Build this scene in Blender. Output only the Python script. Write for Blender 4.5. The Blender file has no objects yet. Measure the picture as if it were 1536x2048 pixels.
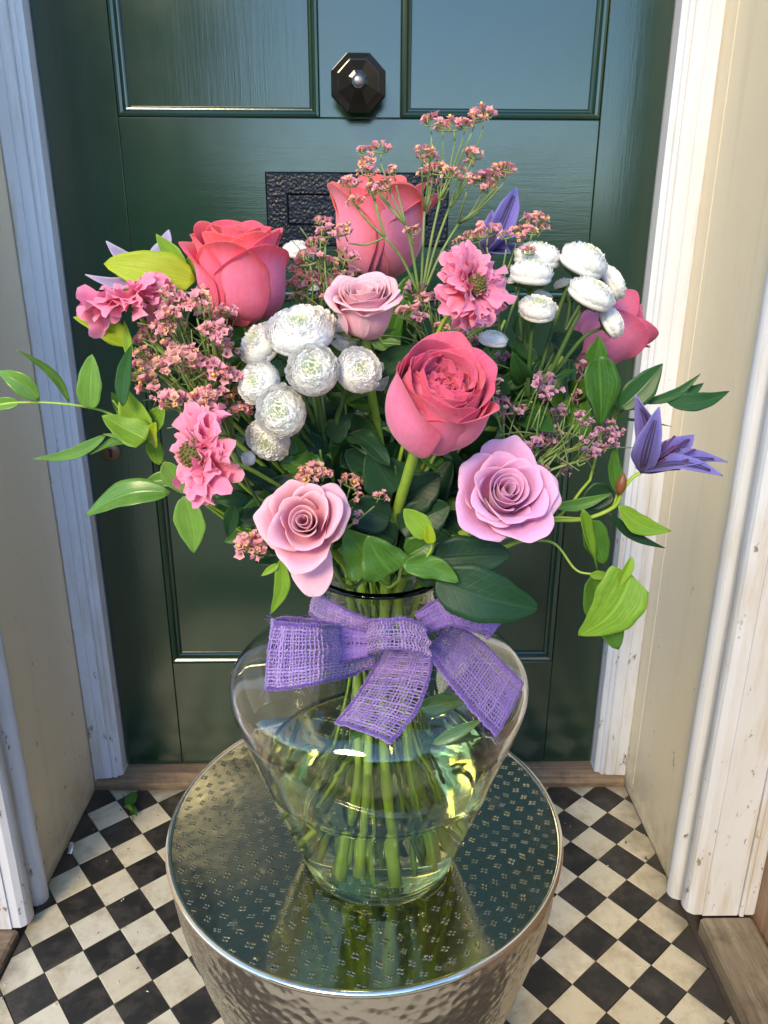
import bpy, bmesh, math, random
import numpy as np
from mathutils import Vector, Matrix, noise as mnoise

# ------------------------------------------------------------------ camera, world, sun, exposure
scene = bpy.context.scene
COL = scene.collection
FPX, PITCH, YAW, ROLL = 1539.7, math.radians(19.5), math.radians(1.0), math.radians(0.257)
CAM = np.array([0.0203, 0.0, 0.9295])
FW = np.array([math.sin(YAW) * math.cos(PITCH), math.cos(YAW) * math.cos(PITCH), -math.sin(PITCH)])
_r = np.array([math.cos(YAW), -math.sin(YAW), 0.0])
_u = np.cross(_r, FW)
RT = _r * math.cos(ROLL) + _u * math.sin(ROLL)
UP = -_r * math.sin(ROLL) + _u * math.cos(ROLL)
cam_data = bpy.data.cameras.new('camera')
cam = bpy.data.objects.new('camera', cam_data)
COL.objects.link(cam)
cam_data.sensor_fit = 'VERTICAL'
cam_data.sensor_height = 36.0
cam_data.lens = FPX / 2048 * 36.0
cam_data.clip_start, cam_data.clip_end = 0.01, 500.0
cam.matrix_world = Matrix(((RT[0], UP[0], -FW[0], CAM[0]), (RT[1], UP[1], -FW[1], CAM[1]), (RT[2], UP[2], -FW[2], CAM[2]), (0, 0, 0, 1)))
scene.camera = cam

SUN_EL, SUN_AZ = math.radians(29), math.radians(202)      # azimuth clockwise from +Y: behind the camera, to its left
world = bpy.data.worlds.new('World')
scene.world = world
world.use_nodes = True
wn = world.node_tree.nodes
bg = wn['Background']
sky = wn.new('ShaderNodeTexSky')
sky.sky_type = 'NISHITA'
sky.sun_disc = False
sky.sun_elevation = SUN_EL
sky.sun_rotation = SUN_AZ
world.node_tree.links.new(sky.outputs[0], bg.inputs[0])
bg.inputs[1].default_value = 0.15
sky.ozone_density = 3.2
sky.dust_density = 0.0
sun_data = bpy.data.lights.new('sun', 'SUN')
sun_data.energy = 1.7
sun_data.angle = math.radians(20)
sun_data.color = (1.0, 0.80, 0.47)
sun = bpy.data.objects.new('sun', sun_data)
COL.objects.link(sun)
_sd = Vector((math.sin(SUN_AZ) * math.cos(SUN_EL), math.cos(SUN_AZ) * math.cos(SUN_EL), math.sin(SUN_EL)))
sun.rotation_euler = _sd.to_track_quat('Z', 'Y').to_euler()
sun.location = _sd * 6
vs = scene.view_settings
vs.view_transform, vs.look, vs.gamma, vs.exposure = 'Standard', 'None', 1.0, 1.70
vs.use_curve_mapping = False
scene.render.engine = 'CYCLES'
cy = scene.cycles
cy.max_bounces, cy.transmission_bounces, cy.glossy_bounces, cy.diffuse_bounces, cy.transparent_max_bounces = 20, 16, 8, 5, 16
cy.use_denoising = True
rnd = random.Random(7)
nrs = np.random.RandomState(5)

# ------------------------------------------------------------------ geometry helpers
def P(u, v, Y):
    "world point at depth Y from the camera plane that the lens sees at photo pixel u, v"
    d = RT * (u - 768) / FPX - UP * (v - 1024) / FPX + FW
    return CAM + d * (Y / d[1])

def PXM(u, v, Y):
    "metres per photo pixel there"
    return float((P(u, v, Y) - CAM) @ FW) / FPX

def AX(a, b, c):
    d = RT * a + UP * b - FW * c
    return d / np.linalg.norm(d)

def frame(axis, roll=0.0):
    z = np.array(axis, float); z /= np.linalg.norm(z)
    h = np.array([0, 0, 1.0]) if abs(z[2]) < 0.95 else np.array([0, 1.0, 0])
    x = np.cross(h, z); x /= np.linalg.norm(x)
    y = np.cross(z, x)
    c, s = math.cos(roll), math.sin(roll)
    return np.stack([x * c + y * s, -x * s + y * c, z], axis=1)

class MB:
    def __init__(self):
        self.v, self.f, self.c, self.m = [], [], [], []
        self.n = 0
    def add(self, verts, faces, cols=None, mat=0):
        verts = np.asarray(verts, float).reshape(-1, 3)
        self.v.append(verts)
        self.f += [tuple(int(i) + self.n for i in f) for f in faces]
        self.m += [mat] * len(faces)
        if cols is None:
            cols = np.zeros((len(verts), 3))
        self.c.append(np.asarray(cols, float).reshape(-1, 3))
        self.n += len(verts)
        return self
    def box(self, x0, x1, y0, y1, z0, z1, mat=0):
        v = [(x, y, z) for x in (x0, x1) for y in (y0, y1) for z in (z0, z1)]
        return self.add(v, [(0, 1, 3, 2), (4, 6, 7, 5), (0, 4, 5, 1), (2, 3, 7, 6), (0, 2, 6, 4), (1, 5, 7, 3)], mat=mat)
    def grid(self, G, cols=None, mat=0, closed=False):
        a, b = G.shape[:2]
        fs = []
        for i in range(a - 1):
            for j in range(b if closed else b - 1):
                k = (j + 1) % b
                fs.append((i * b + j, i * b + k, (i + 1) * b + k, (i + 1) * b + j))
        return self.add(G.reshape(-1, 3), fs, None if cols is None else cols.reshape(-1, 3), mat)
    def tube(self, pts, rad, n=6, mat=0, caps=True, flat=1.0):
        pts = np.asarray(pts, float)
        m = len(pts)
        rad = np.broadcast_to(np.asarray(rad, float), (m,))
        tan = np.gradient(pts, axis=0)
        tan /= np.linalg.norm(tan, axis=1)[:, None] + 1e-12
        ref = np.array([0, 0, 1.0]) if abs(tan[0][2]) < 0.9 else np.array([1.0, 0, 0])
        nx = np.cross(ref, tan[0]); nx /= np.linalg.norm(nx)
        rings = []
        for i in range(m):
            nx = nx - tan[i] * (nx @ tan[i]); nx /= np.linalg.norm(nx) + 1e-12
            ny = np.cross(tan[i], nx)
            a = np.arange(n) * 2 * math.pi / n
            rings.append(pts[i] + rad[i] * (np.cos(a)[:, None] * nx + flat * np.sin(a)[:, None] * ny))
        G = np.stack(rings)
        t = np.repeat(np.linspace(0, 1, m)[:, None], n, 1)
        cols = np.stack([t, t * 0, t * 0], -1)
        base = self.n
        self.grid(G, cols, mat, closed=True)
        if caps:
            self.f += [tuple(base + j for j in range(n))[::-1], tuple(base + (m - 1) * n + j for j in range(n))]
            self.m += [mat, mat]
        return self
    def lathe(self, prof, centre, n=64, mat=0, cap0=False, cap1=False):
        a = np.arange(n) * 2 * math.pi / n
        G = np.stack([np.stack([centre[0] + r * np.cos(a), centre[1] + r * np.sin(a), np.full(n, z)], -1) for r, z in prof])
        base = self.n
        self.grid(G, None, mat, closed=True)
        if cap0:
            self.f.append(tuple(base + j for j in range(n))[::-1]); self.m.append(mat)
        if cap1:
            self.f.append(tuple(base + (len(prof) - 1) * n + j for j in range(n))); self.m.append(mat)
        return self
    def prism(self, poly, z0, z1, mat=0):
        n = len(poly)
        v = [(x, y, z0) for x, y in poly] + [(x, y, z1) for x, y in poly]
        fs = [tuple(range(n))[::-1], tuple(range(n, 2 * n))] + [(i, (i + 1) % n, n + (i + 1) % n, n + i) for i in range(n)]
        return self.add(v, fs, mat=mat)
    def mesh(self, name, mats, smooth=True, origin=(0, 0, 0), fix=False):
        me = bpy.data.meshes.new(name)
        V = np.concatenate(self.v) - np.asarray(origin, float)
        me.from_pydata(V.tolist(), [], self.f)
        if fix:
            b = bmesh.new(); b.from_mesh(me); bmesh.ops.recalc_face_normals(b, faces=b.faces); b.to_mesh(me); b.free()
        for m in (mats if isinstance(mats, (list, tuple)) else [mats]):
            me.materials.append(m)
        me.polygons.foreach_set('material_index', self.m)
        me.polygons.foreach_set('use_smooth', [smooth] * len(self.f))
        C = np.concatenate(self.c)
        at = me.attributes.new('col', 'FLOAT_COLOR', 'POINT')
        at.data.foreach_set('color', np.concatenate([C, np.ones((len(C), 1))], 1).ravel())
        me.update()
        return me
    def build(self, name, mats, parent=None, smooth=True, fix=False, bevel=0.0, bseg=2):
        org = ORG.get(parent.name, (0, 0, 0)) if parent is not None else (0, 0, 0)
        o = bpy.data.objects.new(name, self.mesh(name, mats, smooth, org, fix))
        COL.objects.link(o)
        if parent is not None:
            o.parent = parent
            ORG[o.name] = org
        if bevel:
            md = o.modifiers.new('bevel', 'BEVEL'); md.width = bevel; md.segments = bseg; md.limit_method = 'ANGLE'; md.angle_limit = math.radians(40)
        return o

ORG = {}
def tag(o, label=None, cat=None, group=None, kind=None):
    for k, val in (('label', label), ('category', cat), ('group', group), ('kind', kind)):
        if val: o[k] = val
    return o

def thing(name, label, cat, loc, group=None):
    o = bpy.data.objects.new(name, None)
    o.empty_display_size = 0.02
    COL.objects.link(o)
    o.location = [float(x) for x in loc]
    ORG[o.name] = tuple(float(x) for x in loc)
    return tag(o, label, cat, group)

def place(name, mesh, parent, pos, rot, scale=1.0):
    "a part that shares mesh data"
    o = bpy.data.objects.new(name, mesh)
    COL.objects.link(o)
    o.parent = parent
    org = ORG[parent.name]
    ORG[o.name] = org
    M = Matrix.Identity(4)
    for i in range(3):
        for j in range(3):
            M[i][j] = float(rot[i][j]) * scale
        M[i][3] = float(pos[i] - org[i])
    o.matrix_basis = M
    return o

def spline(pts, n):
    "Catmull-Rom through points"
    pts = np.asarray(pts, float)
    if len(pts) == 2:
        return pts[0] + (pts[1] - pts[0]) * np.linspace(0, 1, n)[:, None]
    ext = np.vstack([2 * pts[0] - pts[1], pts, 2 * pts[-1] - pts[-2]])
    m = len(pts) - 1
    out = []
    for x in np.linspace(0, m, n):
        i = min(int(x), m - 1); t = x - i
        p0, p1, p2, p3 = ext[i:i + 4]
        out.append(0.5 * (2 * p1 + (p2 - p0) * t + (2 * p0 - 5 * p1 + 4 * p2 - p3) * t * t + (3 * p1 - p0 - 3 * p2 + p3) * t ** 3))
    return np.array(out)

# ------------------------------------------------------------------ materials
class MT:
    def __init__(self, name):
        self.m = bpy.data.materials.new(name)
        self.m.use_nodes = True
        self.t = self.m.node_tree
        self.b = self.t.nodes['Principled BSDF']
        self.out = self.t.nodes['Material Output']
    def n(self, typ, **kw):
        x = self.t.nodes.new('ShaderNode' + typ)
        for k, val in kw.items():
            if k.startswith('i_'):
                key = k[2:]
                key = int(key) if key.isdigit() else key.replace('_', ' ')
                x.inputs[key].default_value = val
            else:
                setattr(x, k, val)
        return x
    def l(self, a, b):
        self.t.links.new(a, b)
    def set(self, **kw):
        for k, val in kw.items():
            self.b.inputs[k.replace('_', ' ')].default_value = val
        return self
    def coord(self, scale=(1, 1, 1), kind='Object', rot=(0, 0, 0)):
        c = self.n('TexCoord')
        mp = self.n('Mapping')
        mp.inputs['Scale'].default_value = scale
        mp.inputs['Rotation'].default_value = rot
        self.l(c.outputs[kind], mp.inputs[0])
        return mp.outputs[0]
    def world(self, scale=(1, 1, 1)):
        c = self.n('NewGeometry')
        mp = self.n('Mapping')
        mp.inputs['Scale'].default_value = scale
        self.l(c.outputs['Position'], mp.inputs[0])
        return mp.outputs[0]
    def noise(self, vec, scale, detail=4, rough=0.55, out='Fac'):
        x = self.n('TexNoise', i_Scale=scale, i_Detail=detail, i_Roughness=rough)
        self.l(vec, x.inputs['Vector'])
        return x.outputs[out]
    def ramp(self, fac, stops):
        r = self.n('ValToRGB')
        e = r.color_ramp.elements
        while len(e) < len(stops): e.new(0.5)
        for k, (p, c) in enumerate(stops):
            e[k].position = p
            e[k].color = (c, c, c, 1) if isinstance(c, (int, float)) else (*c, 1)
        self.l(fac, r.inputs[0])
        return r.outputs[0]
    def mix(self, fac, a, b, blend='MIX'):
        x = self.n('Mix', data_type='RGBA', blend_type=blend)
        for s, val in ((0, fac), (6, a), (7, b)):
            if isinstance(val, (int, float)): x.inputs[s].default_value = val
            elif isinstance(val, tuple): x.inputs[s].default_value = (*val, 1)
            else: self.l(val, x.inputs[s])
        return x.outputs[2]
    def math(self, op, a, b=None, c=None, clamp=False):
        x = self.n('Math', operation=op, use_clamp=clamp)
        for i, val in enumerate((a, b, c)):
            if val is None: continue
            if isinstance(val, (int, float)): x.inputs[i].default_value = val
            else: self.l(val, x.inputs[i])
        return x.outputs[0]
    def bump(self, h, strength=0.3, dist=0.002, to=True):
        x = self.n('Bump', i_Strength=strength, i_Distance=dist)
        self.l(h, x.inputs['Height'])
        if to: self.l(x.outputs[0], self.b.inputs['Normal'])
        return x.outputs[0]
    def attr(self):
        a = self.n('Attribute', attribute_name='col')
        s = self.n('SeparateColor')
        self.l(a.outputs['Color'], s.inputs[0])
        return s.outputs
    def objrand(self):
        return self.n('ObjectInfo').outputs['Random']
    def translucent(self, colour, fac):
        tr = self.n('BsdfTranslucent')
        if isinstance(colour, tuple): tr.inputs[0].default_value = (*colour, 1)
        else: self.l(colour, tr.inputs[0])
        mx = self.n('MixShader')
        mx.inputs[0].default_value = fac
        self.l(self.b.outputs[0], mx.inputs[1]); self.l(tr.outputs[0], mx.inputs[2])
        self.l(mx.outputs[0], self.out.inputs[0])

def mat_paint_white():
    k = MT('white_gloss_paint')
    w = k.world()
    base = k.mix(k.ramp(k.noise(w, 7, 5), [(0.35, 0.0), (0.75, 1.0)]), (0.62, 0.64, 0.70), (0.56, 0.57, 0.61))
    zs = k.n('SeparateXYZ'); k.l(k.world(), zs.inputs[0])
    low = k.math('MULTIPLY', k.math('SUBTRACT', 1.0, k.math('MULTIPLY', zs.outputs[2], 1.1), clamp=True), 0.085)
    fac = k.math('ADD', k.noise(k.world((1, 1, 0.45)), 60, 6, 0.7), low)
    base = k.mix(k.ramp(fac, [(0.68, 0.0), (0.73, 1.0)]), base, (0.17, 0.135, 0.10))
    fac2 = k.math('ADD', k.noise(k.world((1, 1, 0.12)), 38, 5, 0.65), low)
    base = k.mix(k.math('MULTIPLY', k.ramp(fac2, [(0.56, 0.0), (0.72, 1.0)]), 0.55), base, (0.45, 0.38, 0.29))
    k.l(base, k.b.inputs['Base Color'])
    k.set(Roughness=0.38)
    k.bump(k.noise(k.world((1, 1, 0.25)), 130, 4), 0.25, 0.0015)
    return k.m

def mat_paint_cream():
    k = MT('cream_wall_paint')
    base = k.mix(k.ramp(k.noise(k.world((1, 1, .5)), 5, 5), [(0.3, 0.0), (0.75, 1.0)]), (0.74, 0.64, 0.47), (0.67, 0.575, 0.41))
    zs = k.n('SeparateXYZ'); k.l(k.world(), zs.inputs[0])
    low = k.math('MULTIPLY', k.math('SUBTRACT', 1.0, k.math('MULTIPLY', zs.outputs[2], 1.3), clamp=True), 0.085)
    fac = k.math('ADD', k.noise(k.world((1, 1, .5)), 46, 6, 0.72), low)
    base = k.mix(k.ramp(fac, [(0.70, 0.0), (0.75, 1.0)]), base, (0.16, 0.12, 0.08))
    foot = k.math('SUBTRACT', 1.0, k.math('MULTIPLY', zs.outputs[2], 7.0), clamp=True)
    grime = k.math('MULTIPLY', k.math('POWER', foot, 1.5), k.ramp(k.noise(k.world(), 22, 6, .7), [(0.35, 0.0), (0.7, 1.0)]))
    base = k.mix(k.math('MULTIPLY', grime, 0.75), base, (0.2, 0.15, 0.1))
    streak = k.ramp(k.noise(k.world((1, 1, .05)), 30, 4, .6), [(0.55, 0.0), (0.75, 1.0)])
    base = k.mix(k.math('MULTIPLY', streak, 0.28), base, (0.42, 0.34, 0.24))
    k.l(base, k.b.inputs['Base Color'])
    k.set(Roughness=0.42)
    k.bump(k.math('ADD', k.noise(k.world((1, 1, .6)), 18, 4), k.math('MULTIPLY', k.noise(k.world(), 220, 3), .25)), 0.35, 0.004)
    return k.m

def mat_door(name, grain):
    k = MT(name)
    sc = (1, 1, 0.06) if grain == 'z' else (0.06, 1, 1)
    st = k.noise(k.world(sc), 190, 5, 0.7)
    st2 = k.noise(k.world(sc), 60, 4, 0.6)
    base = k.mix(k.ramp(k.noise(k.world(), 3, 4), [(0.3, 0.0), (0.8, 1.0)]), (0.006, 0.026, 0.015), (0.009, 0.032, 0.018))
    chip = k.ramp(k.noise(k.world((1, 1, .4)), 75, 5, .75), [(0.795, 0.0), (0.81, 1.0)])
    base = k.mix(chip, base, (0.10, 0.11, 0.09))
    k.l(base, k.b.inputs['Base Color'])
    k.l(k.ramp(k.noise(k.world(), 9, 4), [(0.25, 0.13), (0.8, 0.22)]), k.b.inputs['Roughness'])
    k.set(IOR=1.75, Specular_IOR_Level=0.5)
    k.bump(k.math('ADD', st, k.math('MULTIPLY', st2, 1.2)), 0.13, 0.0008)
    return k.m

def mat_black_iron():
    k = MT('black_hammered_iron')
    k.set(Base_Color=(0.003, 0.005, 0.014, 1), Roughness=0.28, Specular_IOR_Level=0.32)
    v = k.n('TexVoronoi', i_Scale=240.0, feature='SMOOTH_F1'); k.l(k.world(), v.inputs['Vector'])
    k.bump(k.math('ADD', v.outputs['Distance'], k.noise(k.world(), 260, 3)), 0.6, 0.0014)
    return k.m

def mat_black_gloss():
    k = MT('black_knob_enamel')
    k.set(Base_Color=(0.008, 0.007, 0.006, 1), Roughness=0.16)
    k.bump(k.noise(k.world(), 120, 4), 0.25, 0.002)
    return k.m

def mat_simple(name, col, rough=0.5, metal=0.0, bumps=None, var=0.0):
    k = MT(name)
    if var:
        base = k.mix(k.noise(k.world(), 40, 5), tuple(c * (1 - var) for c in col), tuple(min(1, c * (1 + var)) for c in col))
        k.l(base, k.b.inputs['Base Color'])
    else:
        k.b.inputs['Base Color'].default_value = (*col, 1)
    k.set(Roughness=rough, Metallic=metal)
    if bumps: k.bump(k.noise(k.world(), bumps[0], 5), bumps[1], bumps[2])
    return k.m

def mat_wood(name, a, b, direction='x', rough=0.7):
    k = MT(name)
    sc = {'x': (0.06, 1, 1), 'y': (1, 0.06, 1), 'z': (1, 1, 0.06)}[direction]
    g = k.noise(k.world(sc), 130, 6, 0.7)
    base = k.mix(k.ramp(g, [(0.35, 0.0), (0.65, 1.0)]), a, b)
    base = k.mix(k.ramp(k.noise(k.world(), 14, 5, .7), [(0.5, 0.0), (0.75, 0.8)]), base, tuple(x * 0.35 for x in a))
    k.l(base, k.b.inputs['Base Color'])
    k.set(Roughness=rough)
    k.bump(g, 0.7, 0.003)
    return k.m

def mat_tile(name, a, b, dirt, rough):
    k = MT(name)
    r = k.objrand()
    base = k.mix(r, a, b)
    base = k.mix(k.math('MULTIPLY', k.ramp(k.noise(k.world(), 26, 6, .7), [(0.46, 0.0), (0.72, 1.0)]), 0.75), base, dirt)
    base = k.mix(k.ramp(k.noise(k.world(), 210, 4, .7), [(0.70, 0.0), (0.76, 1.0)]), base, tuple(x * .5 + .02 for x in dirt))
    # uneven dark brown, stronger towards the foot of the walls and the sill
    xs = k.n('SeparateXYZ'); k.l(k.world(), xs.inputs[0])
    near = k.math('MAXIMUM', k.math('SUBTRACT', k.math('ABSOLUTE', xs.outputs[0]), 0.425), k.math('SUBTRACT', xs.outputs[1], 1.085))
    g = k.math('ADD', k.math('MULTIPLY', near, 14.0), k.math('SUBTRACT', k.noise(k.world(), 30, 5), .55))
    base = k.mix(k.math('MULTIPLY', k.ramp(g, [(0.1, 0.0), (0.9, 1.0)]), 0.75), base, (0.05, 0.042, 0.032))
    k.l(base, k.b.inputs['Base Color'])
    k.l(k.ramp(k.noise(k.world(), 30, 5), [(0.3, rough), (0.75, rough + 0.25)]), k.b.inputs['Roughness'])
    k.bump(k.math('ADD', k.noise(k.world(), 60, 5), k.math('MULTIPLY', k.noise(k.world(), 400, 3), .3)), 0.25, 0.0018)
    return k.m

def mat_table_top():
    k = MT('stamped_polished_metal')
    def dots(off, sp=0.0165):
        mp = k.n('Mapping'); mp.inputs['Scale'].default_value = (1 / sp, 1 / sp, 0)
        mp.inputs['Location'].default_value = (off, off, 0); mp.inputs['Rotation'].default_value = (0, 0, 0.32)
        g = k.n('NewGeometry')
        wob = k.n('TexNoise', i_Scale=22.0, i_Detail=1.0); k.l(g.outputs['Position'], wob.inputs['Vector'])
        ad = k.n('VectorMath', operation='MULTIPLY_ADD')
        k.l(wob.outputs['Color'], ad.inputs[0]); ad.inputs[1].default_value = (.02, .02, 0); k.l(g.outputs['Position'], ad.inputs[2])
        k.l(ad.outputs[0], mp.inputs[0])
        fr = k.n('VectorMath', operation='FRACTION'); k.l(mp.outputs[0], fr.inputs[0])
        su = k.n('VectorMath', operation='SUBTRACT'); k.l(fr.outputs[0], su.inputs[0]); su.inputs[1].default_value = (.5, .5, 0)
        ab = k.n('VectorMath', operation='ABSOLUTE'); k.l(su.outputs[0], ab.inputs[0])
        s2 = k.n('VectorMath', operation='SUBTRACT'); k.l(ab.outputs[0], s2.inputs[0]); s2.inputs[1].default_value = (.085, .085, 0)
        ln = k.n('VectorMath', operation='LENGTH'); k.l(s2.outputs[0], ln.inputs[0])
        return ln.outputs['Value']
    d = k.math('MINIMUM', dots(0.0), dots(0.5))
    h = k.ramp(d, [(0.0, 1.0), (0.075, 0.0)])
    wav = k.noise(k.world(), 16, 3)
    n1 = k.bump(wav, 0.18, 0.004, to=False)
    x = k.n('Bump', i_Strength=0.8, i_Distance=0.0012); k.l(k.math('MULTIPLY', h, k.ramp(k.noise(k.world(), 34, 4, .7), [(0.30, 0.25), (0.68, 1.0)])), x.inputs['Height']); k.l(n1, x.inputs['Normal'])
    k.l(x.outputs[0], k.b.inputs['Normal'])
    spots = k.ramp(k.noise(k.world(), 55, 5, .65), [(0.60, 0.0), (0.68, 1.0)])
    base = k.mix(k.noise(k.world(), 12, 5), (0.34, 0.33, 0.24), (0.44, 0.42, 0.31))
    base = k.mix(k.math('MULTIPLY', spots, 0.35), base, (0.42, 0.40, 0.33))
    k.l(base, k.b.inputs['Base Color'])
    k.set(Metallic=1.0)
    k.l(k.math('ADD', k.math('MULTIPLY', spots, 0.16), k.ramp(k.noise(k.world(), 20, 5), [(0.3, 0.07), (0.8, 0.17)])), k.b.inputs['Roughness'])
    return k.m

def mat_table_side():
    k = MT('hammered_champagne_metal')
    v = k.n('TexVoronoi', i_Scale=120.0, feature='SMOOTH_F1'); k.l(k.world(), v.inputs['Vector'])
    v.inputs['Smoothness'].default_value = 0.6
    base = k.mix(k.noise(k.world(), 18, 5), (0.68, 0.62, 0.50), (0.80, 0.75, 0.64))
    k.l(base, k.b.inputs['Base Color'])
    k.set(Metallic=1.0, Roughness=0.24)
    k.bump(v.outputs['Distance'], 0.32, 0.004)
    return k.m

def mat_glass(name, ior, col=(1, 1, 1), rough=0.0):
    k = MT(name)
    k.set(Base_Color=(*col, 1), Roughness=rough, IOR=ior, Transmission_Weight=1.0)
    return k.m

def mat_petal(name, base, mid, rim, tr=0.32, streak=(0.85, 1.12), bump_s=0.25):
    k = MT(name)
    s = k.attr()
    c = k.ramp(s[1], [(0.0, base), (0.45, mid), (0.78, mid), (1.0, rim)])
    sab = k.math('ABSOLUTE', k.math('SUBTRACT', k.math('MULTIPLY', s[0], 2.0), 1.0))
    c = k.mix(k.math('MULTIPLY', k.ramp(sab, [(0.55, 0.0), (1.0, 1.0)]), k.ramp(s[1], [(0.15, 0.0), (0.5, .85)])), c, rim)
    fine = k.noise(k.coord((1, 1, 1), 'Object'), 260, 5, .6)
    sv = k.n('CombineXYZ'); k.l(k.math('MULTIPLY', s[0], 17.0), sv.inputs[0]); k.l(k.math('MULTIPLY', s[1], 1.6), sv.inputs[1]); k.l(k.math('MULTIPLY', s[2], 9.0), sv.inputs[2])
    streaks = k.noise(sv.outputs[0], 1.6, 5, .65)
    c = k.mix(k.ramp(streaks, [(0.38, 0.0), (0.75, 0.30)]), c, tuple(min(1, x * .7 + .3 * y) for x, y in zip(mid, (1.0, .55, .62))))
    mot = k.noise(k.coord(), 42, 4, .6)
    c = k.mix(k.ramp(mot, [(0.45, 0.0), (0.8, 0.40)]), c, rim)
    bru = k.math('MULTIPLY', k.ramp(s[1], [(0.93, 0.0), (1.0, 1.0)]), k.ramp(k.noise(k.coord(), 300, 4, .7), [(0.56, 0.0), (0.70, 0.8)]))
    c = k.mix(bru, c, (0.42, 0.20, 0.13))
    hs = k.n('HueSaturation')
    k.l(c, hs.inputs['Color'])
    k.l(k.math('ADD', k.math('MULTIPLY', fine, streak[1] - streak[0]), k.math('ADD', streak[0] - 0.05, k.math('MULTIPLY', s[2], 0.14))), hs.inputs['Value'])
    k.l(k.math('ADD', 0.49, k.math('MULTIPLY', s[2], 0.02)), hs.inputs['Hue'])
    k.l(hs.outputs[0], k.b.inputs['Base Color'])
    k.set(Roughness=0.62, Specular_IOR_Level=0.18, Sheen_Weight=0.2, Subsurface_Weight=0.3, Subsurface_Scale=0.004, Subsurface_Radius=(1.0, .35, .3))
    # lengthwise veins
    vein = k.n('TexWave', i_Scale=11.0, i_Distortion=9.0, i_Detail=3.0)
    cb = k.n('CombineXYZ'); k.l(s[0], cb.inputs[0]); k.l(k.math('MULTIPLY', s[1], 0.12), cb.inputs[1])
    k.l(cb.outputs[0], vein.inputs['Vector'])
    k.bump(k.math('ADD', k.math('MULTIPLY', vein.outputs['Fac'], .22), fine), bump_s, 0.0006)
    k.translucent(hs.outputs[0], tr)
    return k.m

def mat_leaf(name, dark, light, rough=0.35, tr=0.25, rib=1.5, vein_n=11.0, back=None, vs_=.22, spec=.4):
    k = MT(name)
    s = k.attr()
    n1 = k.math('ADD', k.math('MULTIPLY', k.noise(k.coord(), 130, 5, .65), .5), k.math('MULTIPLY', k.noise(k.coord(), 28, 4, .6), .5))
    c = k.mix(k.ramp(k.math('ADD', k.math('MULTIPLY', n1, .7), k.math('MULTIPLY', s[2], .45)), [(0.30, 0.0), (0.72, 1.0)]), dark, light)
    lv = k.n('CombineXYZ'); k.l(k.math('MULTIPLY', s[0], 22.0), lv.inputs[0]); k.l(k.math('MULTIPLY', s[1], 1.5), lv.inputs[1]); k.l(k.math('MULTIPLY', s[2], 7.0), lv.inputs[2])
    ls = k.noise(lv.outputs[0], 1.5, 4, .6)
    c = k.mix(k.ramp(ls, [(0.42, 0.0), (0.72, 0.38)]), c, tuple(min(1, x * 1.7 + .012) for x in light))
    spot = k.ramp(k.noise(k.coord(), 420, 3, .6), [(0.70, 0.0), (0.78, 1.0)])
    c = k.mix(k.math('MULTIPLY', spot, 0.5), c, (0.10, 0.085, 0.03))
    ab = k.math('ABSOLUTE', k.math('SUBTRACT', k.math('MULTIPLY', s[0], 2.0), 1.0))
    mid = k.ramp(ab, [(0.0, 1.0), (0.10, 0.0)])
    w = k.math('SINE', k.math('MULTIPLY', k.math('SUBTRACT', s[1], k.math('MULTIPLY', ab, 0.22)), vein_n * 6.283))
    veins = k.ramp(w, [(0.86, 0.0), (1.0, 1.0)])
    m = k.math('MAXIMUM', mid, k.math('MULTIPLY', veins, vs_))
    c = k.mix(k.math('MULTIPLY', m, 0.55), c, tuple(min(1, x * rib + 0.015) for x in light))
    if back:
        g = k.n('NewGeometry')
        c = k.mix(g.outputs['Backfacing'], c, back)
    k.l(c, k.b.inputs['Base Color'])
    k.set(Roughness=rough, Specular_IOR_Level=spec)
    k.bump(k.math('ADD', k.math('MULTIPLY', m, -1.0), k.math('MULTIPLY', n1, .6)), 0.35, 0.0009)
    k.translucent(c, tr)
    return k.m

def mat_stem(name, a, b):
    k = MT(name)
    c = k.mix(k.ramp(k.noise(k.coord((1, 1, .3)), 60, 5, .65), [(0.3, 0.0), (0.7, 1.0)]), a, b)
    c = k.mix(k.ramp(k.noise(k.coord(), 340, 3, .6), [(0.68, 0.0), (0.74, 1.0)]), c, tuple(x * .35 for x in a))
    k.l(c, k.b.inputs['Base Color'])
    k.set(Roughness=0.45)
    k.bump(k.noise(k.coord((1, 1, .3)), 220, 4), 0.3, 0.0008)
    return k.m

def mat_floret(name, root, tip, tr=0.25):
    k = MT(name)
    s = k.attr()
    c = k.mix(s[1], root, tip)
    hs = k.n('HueSaturation'); k.l(c, hs.inputs['Color'])
    k.l(k.math('ADD', 0.88, k.math('MULTIPLY', s[2], 0.16)), hs.inputs['Value'])
    k.l(k.math('ADD', 0.485, k.math('MULTIPLY', s[2], 0.03)), hs.inputs['Hue'])
    k.l(hs.outputs[0], k.b.inputs['Base Color'])
    k.set(Roughness=0.6, Specular_IOR_Level=0.25)
    k.translucent(hs.outputs[0], tr)
    return k.m

def mat_thread(name, a, b):
    k = MT(name)
    s = k.attr()
    c = k.mix(k.math('ADD', k.math('MULTIPLY', k.noise(k.coord(), 120, 4), .55), k.math('MULTIPLY', s[2], .45)), a, b)
    k.l(c, k.b.inputs['Base Color'])
    k.set(Roughness=0.75, Sheen_Weight=0.4)
    k.bump(k.noise(k.coord(), 1500, 3), 0.5, 0.0004)
    return k.m

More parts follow.
